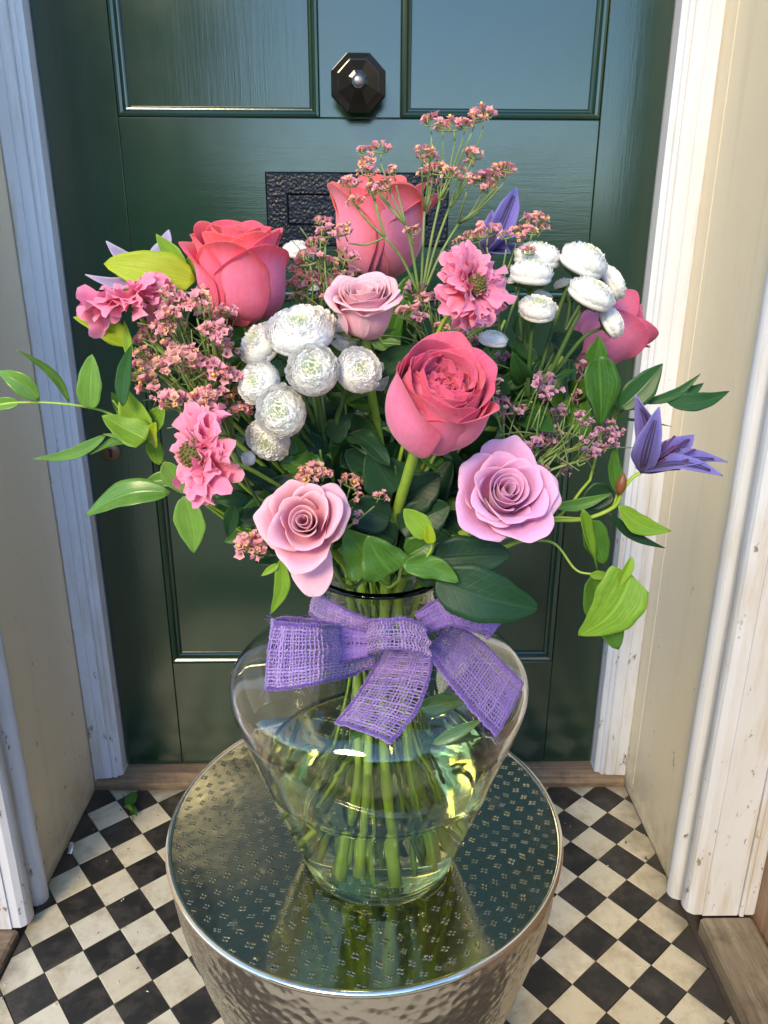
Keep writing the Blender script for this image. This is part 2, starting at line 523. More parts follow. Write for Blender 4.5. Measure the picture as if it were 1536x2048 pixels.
M = {}
M['white'] = mat_paint_white()
M['cream'] = mat_paint_cream()
M['door_v'] = mat_door('green_door_paint_upright', 'z')
M['door_h'] = mat_door('green_door_paint_level', 'x')
M['iron'] = mat_black_iron()
M['knob'] = mat_black_gloss()
M['knob_screw'] = mat_simple('dull_steel', (0.32, 0.28, 0.30), 0.4, 0.8)
M['brass'] = mat_simple('tarnished_brass', (0.13, 0.075, 0.045), 0.42, 0.7, (200, .3, .001), .3)
M['hole'] = mat_simple('dark_hollow', (0.004, 0.004, 0.004), 0.9)
M['sill'] = mat_wood('worn_sill_wood', (0.16, 0.10, 0.06), (0.30, 0.21, 0.13), 'x')
M['oldwood'] = mat_wood('weathered_grey_wood', (0.17, 0.13, 0.085), (0.33, 0.27, 0.19), 'y')
M['brownwood'] = mat_wood('brown_varnished_board', (0.25, 0.15, 0.09), (0.34, 0.21, 0.13), 'z', .5)
M['tile_black'] = mat_tile('black_floor_tile', (0.014, 0.013, 0.012), (0.030, 0.027, 0.024), (0.10, 0.085, 0.065), 0.30)
M['tile_cream'] = mat_tile('cream_floor_tile', (0.65, 0.57, 0.40), (0.72, 0.65, 0.49), (0.38, 0.29, 0.17), 0.33)
M['grout'] = mat_simple('dark_grout', (0.06, 0.05, 0.04), 0.9, 0, (120, .5, .002), .4)
M['top'] = mat_table_top()
M['side'] = mat_table_side()
M['rim'] = mat_simple('bright_rim_metal', (0.80, 0.74, 0.62), 0.14, 1.0, (60, .15, .002))
M['glass'] = mat_glass('clear_vase_glass', 1.45, (0.985, 1.0, 0.985))
M['water'] = mat_glass('glow_tinted_water', 1.333, (0.95, 1.0, 0.60))  # yellow-green tint puts the sunlit glow into the water colour
M['pave'] = mat_simple('pale_garden_paving', (0.42, 0.36, 0.27), 0.8, 0, (20, .4, .01), .25)
M['facade'] = mat_simple('house_render', (0.42, 0.34, 0.26), 0.85, 0, (40, .4, .006), .15)
M['soffit'] = mat_simple('soffit_paint', (0.62, 0.60, 0.55), 0.6)
M['hedge'] = mat_leaf('hedge_leaf', (0.03, 0.07, 0.02), (0.07, 0.13, 0.035), .4, .2)
M['bark'] = mat_simple('bark', (0.09, 0.065, 0.045), 0.9, 0, (60, .6, .01), .3)

# ------------------------------------------------------------------ setting: ground, floor, house
DY = 1.171          # door face
ZS = 0.026          # top of the sill
XL, XR = -0.4745, 0.4785
g = MB().add([(-60, -60, -0.14), (60, -60, -0.14), (60, 60, -0.14), (-60, 60, -0.14)], [(0, 1, 2, 3)])
tag(g.build('ground', M['pave'], smooth=False), kind='structure')

floor = MB().box(-0.60, 0.60, 0.24, 1.16, -0.138, -0.0065)
floor_o = tag(floor.build('porch_floor', M['grout'], smooth=False), kind='structure')
ORG[floor_o.name] = (0, 0, 0)

def clip(poly, a, b, c):
    "keep a*x + b*y <= c"
    out = []
    for i in range(len(poly)):
        p, q = poly[i], poly[(i + 1) % len(poly)]
        dp, dq = a * p[0] + b * p[1] - c, a * q[0] + b * q[1] - c
        if dp <= 0: out.append(p)
        if (dp < 0 < dq) or (dq < 0 < dp):
            t = dp / (dp - dq)
            out.append((p[0] + (q[0] - p[0]) * t, p[1] + (q[1] - p[1]) * t))
    return out

TS, TH = 0.05254, 0.8746
T0 = (0.35328, 1.0798)
e1 = np.array([math.cos(TH), -math.sin(TH)]); e2 = np.array([-math.sin(TH), -math.cos(TH)])
hs_ = TS / 2 - 0.0004
tile_mesh = {}
def tile_mesh_for(poly, key, mat):
    mb = MB()
    n = len(poly)
    cx, cy_ = sum(p[0] for p in poly) / n, sum(p[1] for p in poly) / n
    ins = [(p[0] + (cx - p[0]) * .025, p[1] + (cy_ - p[1]) * .025) for p in poly]
    v = [(x, y, -0.009) for x, y in poly] + [(x, y, -0.0008) for x, y in poly] + [(x, y, 0) for x, y in ins]
    fs = [tuple(range(2 * n, 3 * n))]
    for lv in (0, 1):
        fs += [(lv * n + i, lv * n + (i + 1) % n, (lv + 1) * n + (i + 1) % n, (lv + 1) * n + i) for i in range(n)]
    return mb.add(v, fs).mesh('floor_tile', mat, smooth=False)
for i in range(-30, 30):
    for j in range(-30, 40):
        c = np.array(T0) + TS * ((i + .5) * e1 + (j + .5) * e2)
        if not (-0.53 < c[0] < 0.55 and 0.52 < c[1] < 1.17): continue
        poly = [tuple((c + hs_ * (a * e1 + b * e2))) for a, b in ((-1, -1), (-1, 1), (1, 1), (1, -1))]
        full = list(poly)
        for a, b, cc in ((-1, 0, -XL - 0.001), (1, 0, XR - 0.001), (0, 1, 1.138)):
            poly = clip(poly, a, b, cc) if poly else poly
        if len(poly) < 3: continue
        ar = 0.5 * abs(sum(poly[k][0] * poly[(k + 1) % len(poly)][1] - poly[(k + 1) % len(poly)][0] * poly[k][1] for k in range(len(poly))))
        if ar < TS * TS * 0.02: continue
        black = (i + j) % 2 == 0
        mat = M['tile_black'] if black else M['tile_cream']
        rel = [(p[0] - c[0], p[1] - c[1]) for p in poly]
        if sum((rel[k][0]) * (rel[(k + 1) % len(rel)][1]) - rel[(k + 1) % len(rel)][0] * rel[k][1] for k in range(len(rel))) < 0: rel = rel[::-1]
        whole = len(poly) == 4 and ar > TS * TS * 0.95
        key = (black, 'w') if whole else None
        if key in tile_mesh: me = tile_mesh[key]
        else:
            me = tile_mesh_for(rel, key, mat)
            if key: tile_mesh[key] = me
        rz = frame((rnd.gauss(0, .006), rnd.gauss(0, .006), 1))
        R = Matrix.Rotation(rnd.gauss(0, .004), 4, Vector((1, .3, 0))) @ Matrix.Rotation(rnd.gauss(0, .003), 4, 'Z')
        place('floor_tile', me, floor_o, (c[0], c[1], rnd.gauss(-0.0003, .0003)), np.array(R.to_3x3()))

# facade, soffit and what stands opposite (the gloss of the door and the metal show them)
hw = thing('house_front', 'rendered house front around the recessed porch', 'house', (0, 0.88, 0))
MB().box(-6, -0.60, 0.90, 1.25, -0.14, 6).build('wall', M['facade'], hw, smooth=False)
MB().box(0.62, 6, 0.90, 1.25, -0.14, 6).build('wall', M['facade'], hw, smooth=False)
MB().box(-0.60, 0.62, 0.90, 1.30, 2.32, 6).build('wall', M['facade'], hw, smooth=False)
MB().box(-0.60, 0.62, 0.84, 1.28, 2.22, 2.315).build('soffit', M['soffit'], hw, smooth=False)

# ------------------------------------------------------------------ porch side walls
def side_wall(side):
    s = -1 if side == 'left' else 1
    X = XL if s < 0 else XR
    t = thing('porch_wall', f'{"shaded greyish" if s < 0 else "brighter"} cream painted porch wall with white mouldings {side} of the green door', 'wall', (X, 1.0, 0))
    def bx(x0, x1, y0, y1, z0, z1, mb=None):
        mb = mb or MB()
        return mb.box(min(x0, x1), max(x0, x1), y0, y1, z0, z1)
    far = X + s * 0.11
    # panelled board behind, cream
    bx(X, far, 0.914, 1.152, -0.004, 2.218).build('panel_board', M['cream'], t, smooth=False, bevel=.003)
    bx(X + s * .004, far, 0.8685, 0.8835, -0.004, 2.218).build('panel_board', M['cream'], t, smooth=False, bevel=.002)
    if s > 0: bx(X - .0008, X + .01, 1.105, 1.1515, 0.03, 2.217).build('corner_fillet', M['cream'], t, smooth=False, bevel=.002)
    # white moulding strip: rounded section
    def strip(name, y0, y1, proud, z0, z1, mat, steps=8):
        pr = []
        for k in range(steps + 1):
            a = k / steps
            yy = y0 + (y1 - y0) * a
            xx = X - s * proud * (math.sin(math.pi * a) ** .45 if 0 < a < 1 else 0)
            pr.append((xx, yy))
        poly = [(far, y0), *pr, (far, y1)]
        if s > 0: poly = poly[::-1]
        mb = MB(); zs = np.linspace(z0, z1, 40)
        G = np.array([[(x + .0007 * mnoise.noise(Vector((x * 30, y * 60, z * 9))), y + .0007 * mnoise.noise(Vector((x * 30 + 5, y * 60, z * 9))), z) for x, y in poly] for z in zs])
        mb.grid(G, None, 0, closed=True)
        mb.f += [tuple(range(len(poly)))[::-1], tuple(range((len(zs) - 1) * len(poly), len(zs) * len(poly)))]; mb.m += [0, 0]
        o = mb.build(name, mat, t, smooth=False, fix=True)
        return o
    strip('moulding', 0.8845, 0.9130, 0.012, 0.0, 2.217, M['white'])
    strip('moulding', 0.8360, 0.8675, 0.010, 0.024 if s > 0 else .012, 2.217, M['white'], 6)
    # outer face that turns towards the garden, with its groove and edge bead
    z0 = 0.024 if s > 0 else .012
    bx(X + s * .012, X + s * .062, 0.8335, 0.8355, z0, 2.216).build('outer_face', M['white'], t, smooth=False)
    bx(X + s * .0635, X + s * .0705, 0.8300, 0.8500, z0, 2.216).build('edge_bead', M['white'], t, smooth=False, bevel=.002)
    bx(X + s * .0720, X + s * .0860, 0.8330, 0.8500, z0, 2.216).build('edge_bead', M['white'], t, smooth=False, bevel=.002)
    return t
side_wall('left'); side_wall('right')

# weathered sole plates and brown boards of the outer porch
for s, side in ((-1, 'left'), (1, 'right')):
    X = XL if s < 0 else XR
    x0, x1 = sorted((X + s * .010, X + s * .084))
    if s < 0: x0, x1 = X - .10, X - .004
    mb = MB()
    ys = np.linspace(0.20, 0.8325 if s > 0 else .834, 24)
    top = 0.021 if s > 0 else .010
    G = []
    for y in ys:
        w = .0015 * mnoise.noise(Vector((0, y * 20, s)))
        G.append([(x0 + w, y, -.13), (x0 + w, y, top - .004), (x0 + .004 + w, y, top), (x1 - .004, y, top + w), (x1, y, top - .003), (x1, y, -.13)])
    mb.grid(np.array(G), closed=True)
    n = len(ys); mb.f += [(0, 1, 2, 3, 4, 5)[::-1], tuple(range((n - 1) * 6, n * 6))]; mb.m += [0, 0]
    o = mb.build('sole_plate', M['oldwood'] if s > 0 else M['sill'], smooth=False, fix=True)
    tag(o, ('grey weathered timber plate edging the tiles at lower right' if s > 0 else 'brown worn stone edging plate at lower left corner'), 'timber plate')
    if s > 0:
        mb = MB().box(X + .0875, X + .106, -0.05, 0.875, -.13, 0.92)  # real board; near length added out of view to shade the lower right
        mb.box(X + .0872, X + .1065, -0.05, 0.874, 0.9205, 0.96)
        tag(mb.build('side_board', M['brownwood'], smooth=False, bevel=.003), 'brown wooden board standing beside the grey timber plate at right edge', 'board')

# ------------------------------------------------------------------ door frame, sill, door
def jamb(s):
    # section across the jamb, from the door edge outwards
    xo = -0.4245 if s < 0 else 0.4225
    xe = XL + 0.001 if s < 0 else XR - 0.001
    w = abs(xe - xo)
    sec = [(0, 1.20), (0, 1.150), (.004, 1.1475), (.0075, 1.1475), (.0085, 1.144), (.011, 1.1420), (.0145, 1.1420), (.0165, 1.1445), (.0185, 1.1415), (.024, 1.1405),
           (w * .60, 1.1400), (w * .60 + .0005, 1.1412), (w * .60 + .0017, 1.1412), (w * .60 + .0022, 1.1396), (w - .003, 1.1390), (w, 1.1415), (w, 1.20)]
    poly = [(xo + s * a, b) for a, b in sec]
    zs = np.linspace(ZS - .002, 2.217, 60)
    G = np.array([[(x + .0008 * mnoise.noise(Vector((x * 20, y * 50, z * 7 + s))), y + .0006 * mnoise.noise(Vector((x * 40 + 5, y * 60, z * 12))), z) for x, y in poly] for z in zs])
    mb = MB().grid(G, closed=True)
    n = len(poly)
    mb.f += [tuple(range(n))[::-1], tuple(range((len(zs) - 1) * n, len(zs) * n))]; mb.m += [0, 0]
    return mb
fr = thing('door_frame', 'chipped white painted frame around the green front door', 'door frame', (0, 1.15, ZS))
for s in (-1, 1):
    jamb(s).build('jamb', M['white'], fr, smooth=False, fix=True)
MB().box(-0.4235, 0.4215, 1.1405, 1.20, 2.06, 2.216).build('head', M['white'], fr, smooth=False, bevel=.003)

mb = MB()
xs = np.linspace(-0.472, 0.476, 50)
G = []
for x in xs:
    w = .0014 * mnoise.noise(Vector((x * 25, 0, 3))); w2 = .0016 * mnoise.noise(Vector((x * 40, 4, 3)))
    G.append([(x, 1.139 + w2, -.005), (x, 1.1375 + w2, .009 + w), (x, 1.1405 + w2, .0145 + w), (x, 1.146, .017 + w), (x, 1.150, ZS - .006 + w), (x, 1.156, ZS - .0032 + w * .5), (x, 1.24, ZS - .003), (x, 1.24, -.005)])
mb.grid(np.array(G), closed=True)
mb.f += [tuple(range(8))[::-1], tuple(range(49 * 8, 50 * 8))]; mb.m += [0, 0]
tag(mb.build('door_sill', M['sill'], smooth=False, fix=True), 'worn bare wooden sill below the green door', 'sill')

dr = thing('front_door', 'dark green glossy panelled front door behind the flowers', 'door', (0, DY, ZS))
XA, XB = -0.4222, 0.4202
PL = [(-0.3235, -0.0490), (0.0605, 0.3350)]
ZT, ZR0, ZR1, ZB = 2.055, 0.858, 1.085, 0.2385
def dbx(name, x0, x1, z0, z1, y0=DY, mat='door_v', bev=.0012):
    return MB().box(x0, x1, y0, 1.215, z0, z1).build(name, M[mat], dr, smooth=False, bevel=bev)
dbx('stile', XA, PL[0][0], ZS + .004, ZT)
dbx('stile', PL[1][1], XB, ZS + .004, ZT)
e = .0005
dbx('rail', PL[0][0] + e, PL[1][1] - e, ZS + .004, ZB, mat='door_h')
dbx('rail', PL[0][0] + e, PL[1][1] - e, ZR0, ZR1, DY - .0002, mat='door_h')
dbx('rail', PL[0][0] + e, PL[1][1] - e, 1.92, ZT, mat='door_h')
dbx('muntin', PL[0][1], PL[1][0], ZR1 + e, 1.92 - e)
dbx('muntin', PL[0][1], PL[1][0], ZB + e, ZR0 - e)
def panel(x0, x1, z0, z1):
    MB().box(x0 - .004, x1 + .004, DY + .0125, 1.205, z0 - .004, z1 + .004).build('panel', M['door_v'], dr, smooth=False)
    # bolection bead mitred round the opening
    sec = [(0, .0135), (0, .0012), (.0014, -.0006), (.0042, -.0012), (.0072, .0006), (.0092, .0042), (.0100, .0062), (.0116, .0066), (.0134, .0082), (.0142, .0105), (.0142, .0135)]
    ring = []
    for a, y in sec:
        ring.append([(x0 + a, DY + y, z0 + a), (x1 - a, DY + y, z0 + a), (x1 - a, DY + y, z1 - a), (x0 + a, DY + y, z1 - a)])
    mb = MB().grid(np.array(ring), closed=True)
    mb.build('panel_moulding', M['door_v'], dr, smooth=False, fix=True)
for x0, x1 in PL:
    panel(x0 + e, x1 - e, ZR1 + e, 1.92 - e)
    panel(x0 + e, x1 - e, ZB + e, ZR0 - e)
# octagonal knob with its rose and centre screw
KC = (0.0043, 1.1190)
def octa(r, y, rot=math.pi / 8, n=8):
    return [(KC[0] + r * math.cos(rot + k * 2 * math.pi / n), y, KC[1] + r * math.sin(rot + k * 2 * math.pi / n)) for k in range(n)]
rings = [octa(.030, DY + .001), octa(.0305, DY - .004), octa(.026, DY - .007), octa(.016, DY - .010), octa(.014, DY - .022), octa(.020, DY - .030),
         octa(.0345, DY - .040), octa(.0385, DY - .0475), octa(.0365, DY - .0525), octa(.0290, DY - .0570), octa(.0272, DY - .0575), octa(.0130, DY - .0680), octa(.0085, DY - .0690)]
mb = MB().grid(np.array(rings), closed=True)
mb.f += [tuple(range(12 * 8, 13 * 8))[::-1]]; mb.m += [0]
kn = mb.build('door_knob', M['knob'], dr, smooth=False, fix=True, bevel=.0012)
sc_r = [[(KC[0] + r * math.cos(a), y, KC[1] + r * math.sin(a)) for a in np.arange(16) * math.pi / 8] for r, y in ((.0065, DY - .0685), (.0062, DY - .0715), (.0045, DY - .0730), (.0015, DY - .0735))]
mb = MB().grid(np.array(sc_r), closed=True); mb.f.append(tuple(range(48, 64))[::-1]); mb.m.append(0)
mb.build('screw', M['knob_screw'], kn, fix=True)
# letter plate
lx0, lx1, lz0, lz1 = -0.1270, 0.1300, 0.9195, 1.0175
def ringbox(x0, x1, z0, z1, a0, a1, b0, b1, y):
    pass
lp_rings = [[(x0, y, z0), (x1, y, z0), (x1, y, z1), (x0, y, z1)] for x0, x1, z0, z1, y in (
    (lx0, lx1, lz0, lz1, DY), (lx0, lx1, lz0, lz1, DY - .0035), (lx0 + .0025, lx1 - .0025, lz0 + .0025, lz1 - .0025, DY - .0058),
    (lx0 + .0285, lx1 - .0285, lz0 + .0275, lz1 - .0275, DY - .0062), (lx0 + .0300, lx1 - .0300, lz0 + .029, lz1 - .029, DY - .0050), (lx0 + .0300, lx1 - .0300, lz0 + .029, lz1 - .029, DY + .001))]
mb = MB().grid(np.array(lp_rings), closed=True)
lp = mb.build('letter_plate', M['iron'], dr, smooth=False, fix=True)
fa = lx0 + .0312, lx1 - .0312, lz0 + .0302, lz1 - .0302
MB().box(fa[0], fa[1], DY - .0048, DY, fa[2], fa[3]).build('flap', M['iron'], lp, smooth=False, bevel=.0012)
MB().box(lx0 + .0285, lx1 - .0285, DY - .0004, DY - .0002, lz0 + .027, lz1 - .027).build('slot', M['hole'], lp, smooth=False)
# keyhole plate
kx, kz = -0.3862, 0.6140
G = [[(kx + r * math.cos(a), y, kz + 0.95 * r * math.sin(a)) for a in np.arange(28) * 2 * math.pi / 28] for r, y in ((.0150, DY), (.0148, DY - .0012), (.0138, DY - .0020), (.0001, DY - .0022))]
kp = MB().grid(np.array(G), closed=True).build('keyhole_plate', M['brass'], dr, fix=True)
prof = [(kx + .0032 * math.cos(a), kz + .0035 + .0032 * math.sin(a)) for a in np.linspace(-.9, math.pi + .9, 14)] + [(kx - .0024, kz - .0075), (kx + .0024, kz - .0075)]
mb = MB().add([(x, DY - .0026, z) for x, z in prof] + [(x, DY - .0022, z) for x, z in prof], [tuple(range(len(prof)))] + [(i, (i + 1) % len(prof), len(prof) + (i + 1) % len(prof), len(prof) + i) for i in range(len(prof))])
mb.build('keyhole', M['hole'], kp, smooth=False, fix=True)

# ------------------------------------------------------------------ drum table
TX, TY, TZ, TR = 0.0146, 0.5605, 0.44, 0.1745
tb = thing('drum_table', 'hammered silvery metal drum stool table with stamped mirror top', 'table', (TX, TY, 0))
MB().lathe([(0.0005, TZ)] + [(r, TZ) for r in np.linspace(.02, TR - .0035, 9)], (TX, TY), 128).build('table_top', M['top'], tb, smooth=False)
rp = [(TR - .0036 + .0030 * math.cos(a), TZ - .0012 + .0030 * math.sin(a)) for a in np.linspace(math.pi * .85, -math.pi * .65, 10)]
MB().lathe(rp, (TX, TY), 128).build('rim', M['rim'], tb, fix=True)
sp = spline([(TR - .0035, TZ - .0035), (TR - .004, TZ - .02), (.167, TZ - .055), (.155, TZ - .11), (.140, TZ - .17), (.128, TZ - .22), (.128, TZ - .26), (.145, TZ - .34), (.158, TZ - .40), (.160, .001)], 46)
mb = MB()
a = np.arange(144) * 2 * math.pi / 144
G = np.zeros((len(sp), 144, 3))
for i, (r, z) in enumerate(sp):
    for j in range(144):
        rr = r + .0011 * mnoise.noise(Vector((math.cos(a[j]) * 9, math.sin(a[j]) * 9, z * 55))) * min(1, (TZ - z) / .01)
        G[i, j] = (TX + rr * math.cos(a[j]), TY + rr * math.sin(a[j]), z)
mb.grid(G, closed=True).build('drum_body', M['side'], tb, fix=True)

# ------------------------------------------------------------------ vase and water
VX, VY = 0.0262, 0.5195
VPROF = np.array([(.000, .4402), (.030, .4402), (.050, .4403), (.0585, .4416), (.0622, .4455), (.0648, .4530), (.0718, .4735), (.0838, .5080), (.0948, .5420), (.1028, .5665), (.1092, .5860), (.1128, .5995),
                  (.1140, .6085), (.1124, .6175), (.1050, .6270), (.0910, .6365), (.0745, .6460), (.0590, .6565), (.0485, .6685), (.0425, .6780), (.0420, .6860), (.0445, .6940), (.0478, .6990)])
outer = spline(VPROF[1:], 70)
outer[:, 0] = np.maximum(outer[:, 0], .001)
def vase_r(z):
    return np.interp(z, VPROF[3:, 1], VPROF[3:, 0])
def offset_profile(pr, d):
    t = np.gradient(pr, axis=0); t /= np.linalg.norm(t, axis=1)[:, None]
    return pr + np.stack([-t[:, 1], t[:, 0]], 1) * d
TH_G = .0030
inner = offset_profile(outer, TH_G)
inner = inner[(inner[:, 1] > .4475) & (inner[:, 0] > .035)]
base_in = [(.0006, .4470), (.02, .4470), (.036, .4472)]
inner = np.array([p for p in base_in] + [tuple(p) for p in inner])
lip = [(outer[-1][0] + .0008, outer[-1][1] + .0013), (outer[-1][0] - .0004, outer[-1][1] + .0024), (inner[-1][0] + .0006, inner[-1][1] + .0022)]
full = [(.0005, .4402)] + [tuple(p) for p in outer] + lip + [tuple(p) for p in inner[::-1]]
mb = MB().lathe(full, (VX, VY), 128)
n_ = len(full)
mb.f += [tuple(range(128))[::-1], tuple(range((n_ - 1) * 128, n_ * 128))]; mb.m += [0, 0]
tag(mb.build('glass_vase', M['glass'], fix=True), 'clear glass vase with wide shoulders and narrow neck on the metal table', 'vase')
ZW = 0.540
win = [p for p in inner if p[1] < ZW - .001]
wout = [(.0006, .4466)] + [(r + .0006, z - .0003) for r, z in win]
rw = float(np.interp(ZW, inner[3:, 1], inner[3:, 0]))
wout += [(rw + .0006, ZW), (rw - .004, ZW - .0001), (.03, ZW - .0002), (.0006, ZW - .0002)]
mb = MB().lathe(wout, (VX, VY), 96)
mb.f += [tuple(range(96))[::-1], tuple(range((len(wout) - 1) * 96, len(wout) * 96))]; mb.m += [0, 0]
tag(mb.build('water', M['water'], fix=True), 'clear water filling the lower half of the glass vase', 'water')

def on_vase(u, v, off=.004):
    d = RT * (u - 768) / FPX - UP * (v - 1024) / FPX + FW
    best, bt = 9, None
    for t in np.linspace(.36, .62, 521):
        p = CAM + d * t
        gap = math.hypot(p[0] - VX, p[1] - VY) - (vase_r(p[2]) + off)
        if gap <= 0: return p
        if gap < best: best, bt = gap, t
    return CAM + d * bt

# ------------------------------------------------------------------ plant materials
M['coral'] = mat_petal('coral_rose_petal', (0.84, 0.08, 0.13), (0.94, 0.20, 0.35), (0.92, 0.085, 0.12), .20)
M['austin'] = mat_petal('deep_pink_garden_rose_petal', (0.92, 0.50, 0.46), (0.92, 0.215, 0.37), (0.84, 0.10, 0.21), .20)
M['backrose'] = mat_petal('salmon_pink_rose_petal', (0.86, 0.20, 0.28), (0.90, 0.260, 0.415), (0.90, 0.135, 0.145), .20)
M['pale'] = mat_petal('pale_pink_rose_petal', (0.92, 0.50, 0.46), (0.94, 0.43, 0.53), (0.95, 0.56, 0.60), .20)
M['blush'] = mat_petal('blush_pink_rose_petal', (0.92, 0.15, 0.33), (0.96, 0.45, 0.56), (0.96, 0.56, 0.64), .20)
M['lilac'] = mat_petal('lilac_pink_rose_petal', (0.84, 0.15, 0.50), (0.92, 0.42, 0.72), (0.92, 0.50, 0.74), .20)
M['dusky'] = mat_petal('dusky_pink_rose_petal', (0.80, 0.36, 0.46), (0.78, 0.20, 0.34), (0.66, 0.09, 0.19), .20)
M['scab'] = mat_petal('scabious_pink_petal', (0.92, 0.46, 0.50), (0.95, 0.26, 0.42), (0.96, 0.37, 0.53), .24)
M['scab_cone'] = mat_floret('scabious_cone', (0.14, 0.15, 0.04), (0.36, 0.20, 0.07), .1)
M['clematis'] = mat_petal('violet_clematis_sepal', (0.07, 0.05, 0.18), (0.17, 0.15, 0.50), (0.27, 0.26, 0.66), .30)
M['clematis_pale'] = mat_petal('pale_clematis_sepal', (0.30, 0.22, 0.42), (0.38, 0.33, 0.55), (0.56, 0.52, 0.62), .30)
M['clematis_rib'] = mat_simple('dark_clematis_rib', (0.055, 0.035, 0.10), .6)
M['stamen'] = mat_simple('clematis_stamen', (0.09, 0.03, 0.10), .6)
M['chrys'] = mat_floret('white_chrysanthemum_floret', (0.62, 0.70, 0.36), (0.97, 0.96, 0.93), .22)
M['calyx'] = mat_leaf('green_calyx', (0.045, 0.085, 0.02), (0.09, 0.16, 0.04), .5, .1)
M['statice'] = mat_floret('dusty_pink_statice_floret', (0.72, 0.30, 0.33), (0.94, 0.46, 0.52), .3)
M['statice_m'] = mat_floret('mauve_statice_floret', (0.44, 0.20, 0.30), (0.72, 0.40, 0.51), .3)
M['bud'] = mat_floret('peach_brown_statice_bud', (0.48, 0.24, 0.16), (0.80, 0.46, 0.36), .2)
M['yellow'] = mat_simple('yellow_statice_corolla', (0.85, 0.60, 0.06), .5)
M['tube'] = mat_simple('green_statice_tube', (0.20, 0.26, 0.08), .5)
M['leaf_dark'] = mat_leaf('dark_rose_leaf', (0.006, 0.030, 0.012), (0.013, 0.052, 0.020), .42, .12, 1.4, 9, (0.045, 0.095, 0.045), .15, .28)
M['leaf_mid'] = mat_leaf('mid_green_leaf', (0.030, 0.110, 0.012), (0.085, 0.215, 0.028), .36, .25, 1.4, 8, (0.09, 0.19, 0.05))
M['leaf_light'] = mat_leaf('light_green_leaf', (0.12, 0.28, 0.02), (0.27, 0.46, 0.04), .42, .35, 1.3, 8, (0.25, 0.38, 0.06))
M['leaf_lime'] = mat_leaf('yellow_green_leaf', (0.28, 0.42, 0.015), (0.48, 0.58, 0.03), .45, .4, 1.15, 7, (0.4, 0.5, 0.06))
M['ruscus'] = mat_leaf('ruscus_leaf', (0.05, 0.15, 0.018), (0.16, 0.32, 0.05), .26, .22, 1.2, .01, (0.14, 0.25, 0.07))
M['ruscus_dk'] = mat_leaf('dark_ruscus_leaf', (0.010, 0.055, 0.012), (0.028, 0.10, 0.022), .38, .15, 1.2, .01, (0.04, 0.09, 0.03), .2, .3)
M['stem'] = mat_stem('fresh_green_stem', (0.24, 0.40, 0.04), (0.40, 0.58, 0.08))
M['stem_dk'] = mat_stem('dark_green_stem', (0.04, 0.10, 0.025), (0.09, 0.17, 0.045))
M['stem_thin'] = mat_stem('thin_statice_stem', (0.13, 0.21, 0.05), (0.24, 0.33, 0.10))
M['stem_brown'] = mat_stem('reddish_brown_stem', (0.16, 0.05, 0.02), (0.26, 0.10, 0.04))

# ------------------------------------------------------------------ stems
NECK = np.array([VX, VY, 0.692])
_stem_k = [0]
def stem_path(top, axis, n=26, end=None, ang=None):
    "flower base -> through the vase neck -> spread on the vase floor"
    top = np.asarray(top, float)
    k = _stem_k[0]; _stem_k[0] += 1
    a = k * 2.39996 if ang is None else ang
    rn = .034 * math.sqrt(((k * 0.618) % 1))
    d = top[:2] - NECK[:2]
    dirn = d / (np.linalg.norm(d) + 1e-6)
    nk = np.array([NECK[0] + rn * .75 * math.cos(a) + dirn[0] * .010, NECK[1] + rn * .75 * math.sin(a) + dirn[1] * .010, .690 + .005 * math.sin(k)])
    rr = .026 + .038 * ((k * .414) % 1)
    bt = np.array([VX - dirn[0] * rr * .7 + .022 * math.cos(a * 1.7), VY - dirn[1] * rr * .7 + .022 * math.sin(a * 1.7), .4525 + .030 * ((k * .732) % 1)]) if end is None else np.asarray(end, float)
    b2 = bt[:2] - np.array([VX, VY]); L = np.linalg.norm(b2); lim = vase_r(bt[2]) - .010
    if L > lim: bt[:2] = np.array([VX, VY]) + b2 * lim / L
    ax = np.asarray(axis, float)
    span = np.linalg.norm(top - nk)
    ax = .35 * ax + .65 * (top - nk) / (span + 1e-6); ax /= np.linalg.norm(ax)
    p1 = top - ax * min(.045, span * .35)
    mid = nk + (p1 - nk) * .42 + np.array([0, 0, min(.014, span * .10)])
    out = spline([top, p1, mid, nk, nk * .5 + bt * .5 + np.array([.006 * math.sin(k * 1.9), .006 * math.cos(k * 2.7), 0]), bt], n)
    for i in range(2, n):
        out[i] += .0013 * np.array(mnoise.noise_vector(Vector((k * 3.1, i * .35, 1.7))))
    return out

def add_stem(root, top, axis, r, mat='stem', end=None, ang=None, r2=None, name='stem'):
    pts = stem_path(top, axis, 30, end, ang)
    rad = np.linspace(r2 or r * .85, r, 30) * (1 + .10 * np.array([mnoise.noise(Vector((_stem_k[0] * 2.3, i * .8, 0))) for i in range(30)]))
    for nd in (9, 17, 23): rad[(nd + _stem_k[0]) % 29] *= 1.22
    mb = MB().tube(pts, rad, 8)
    mb.build(name, M[mat], root)
    return pts

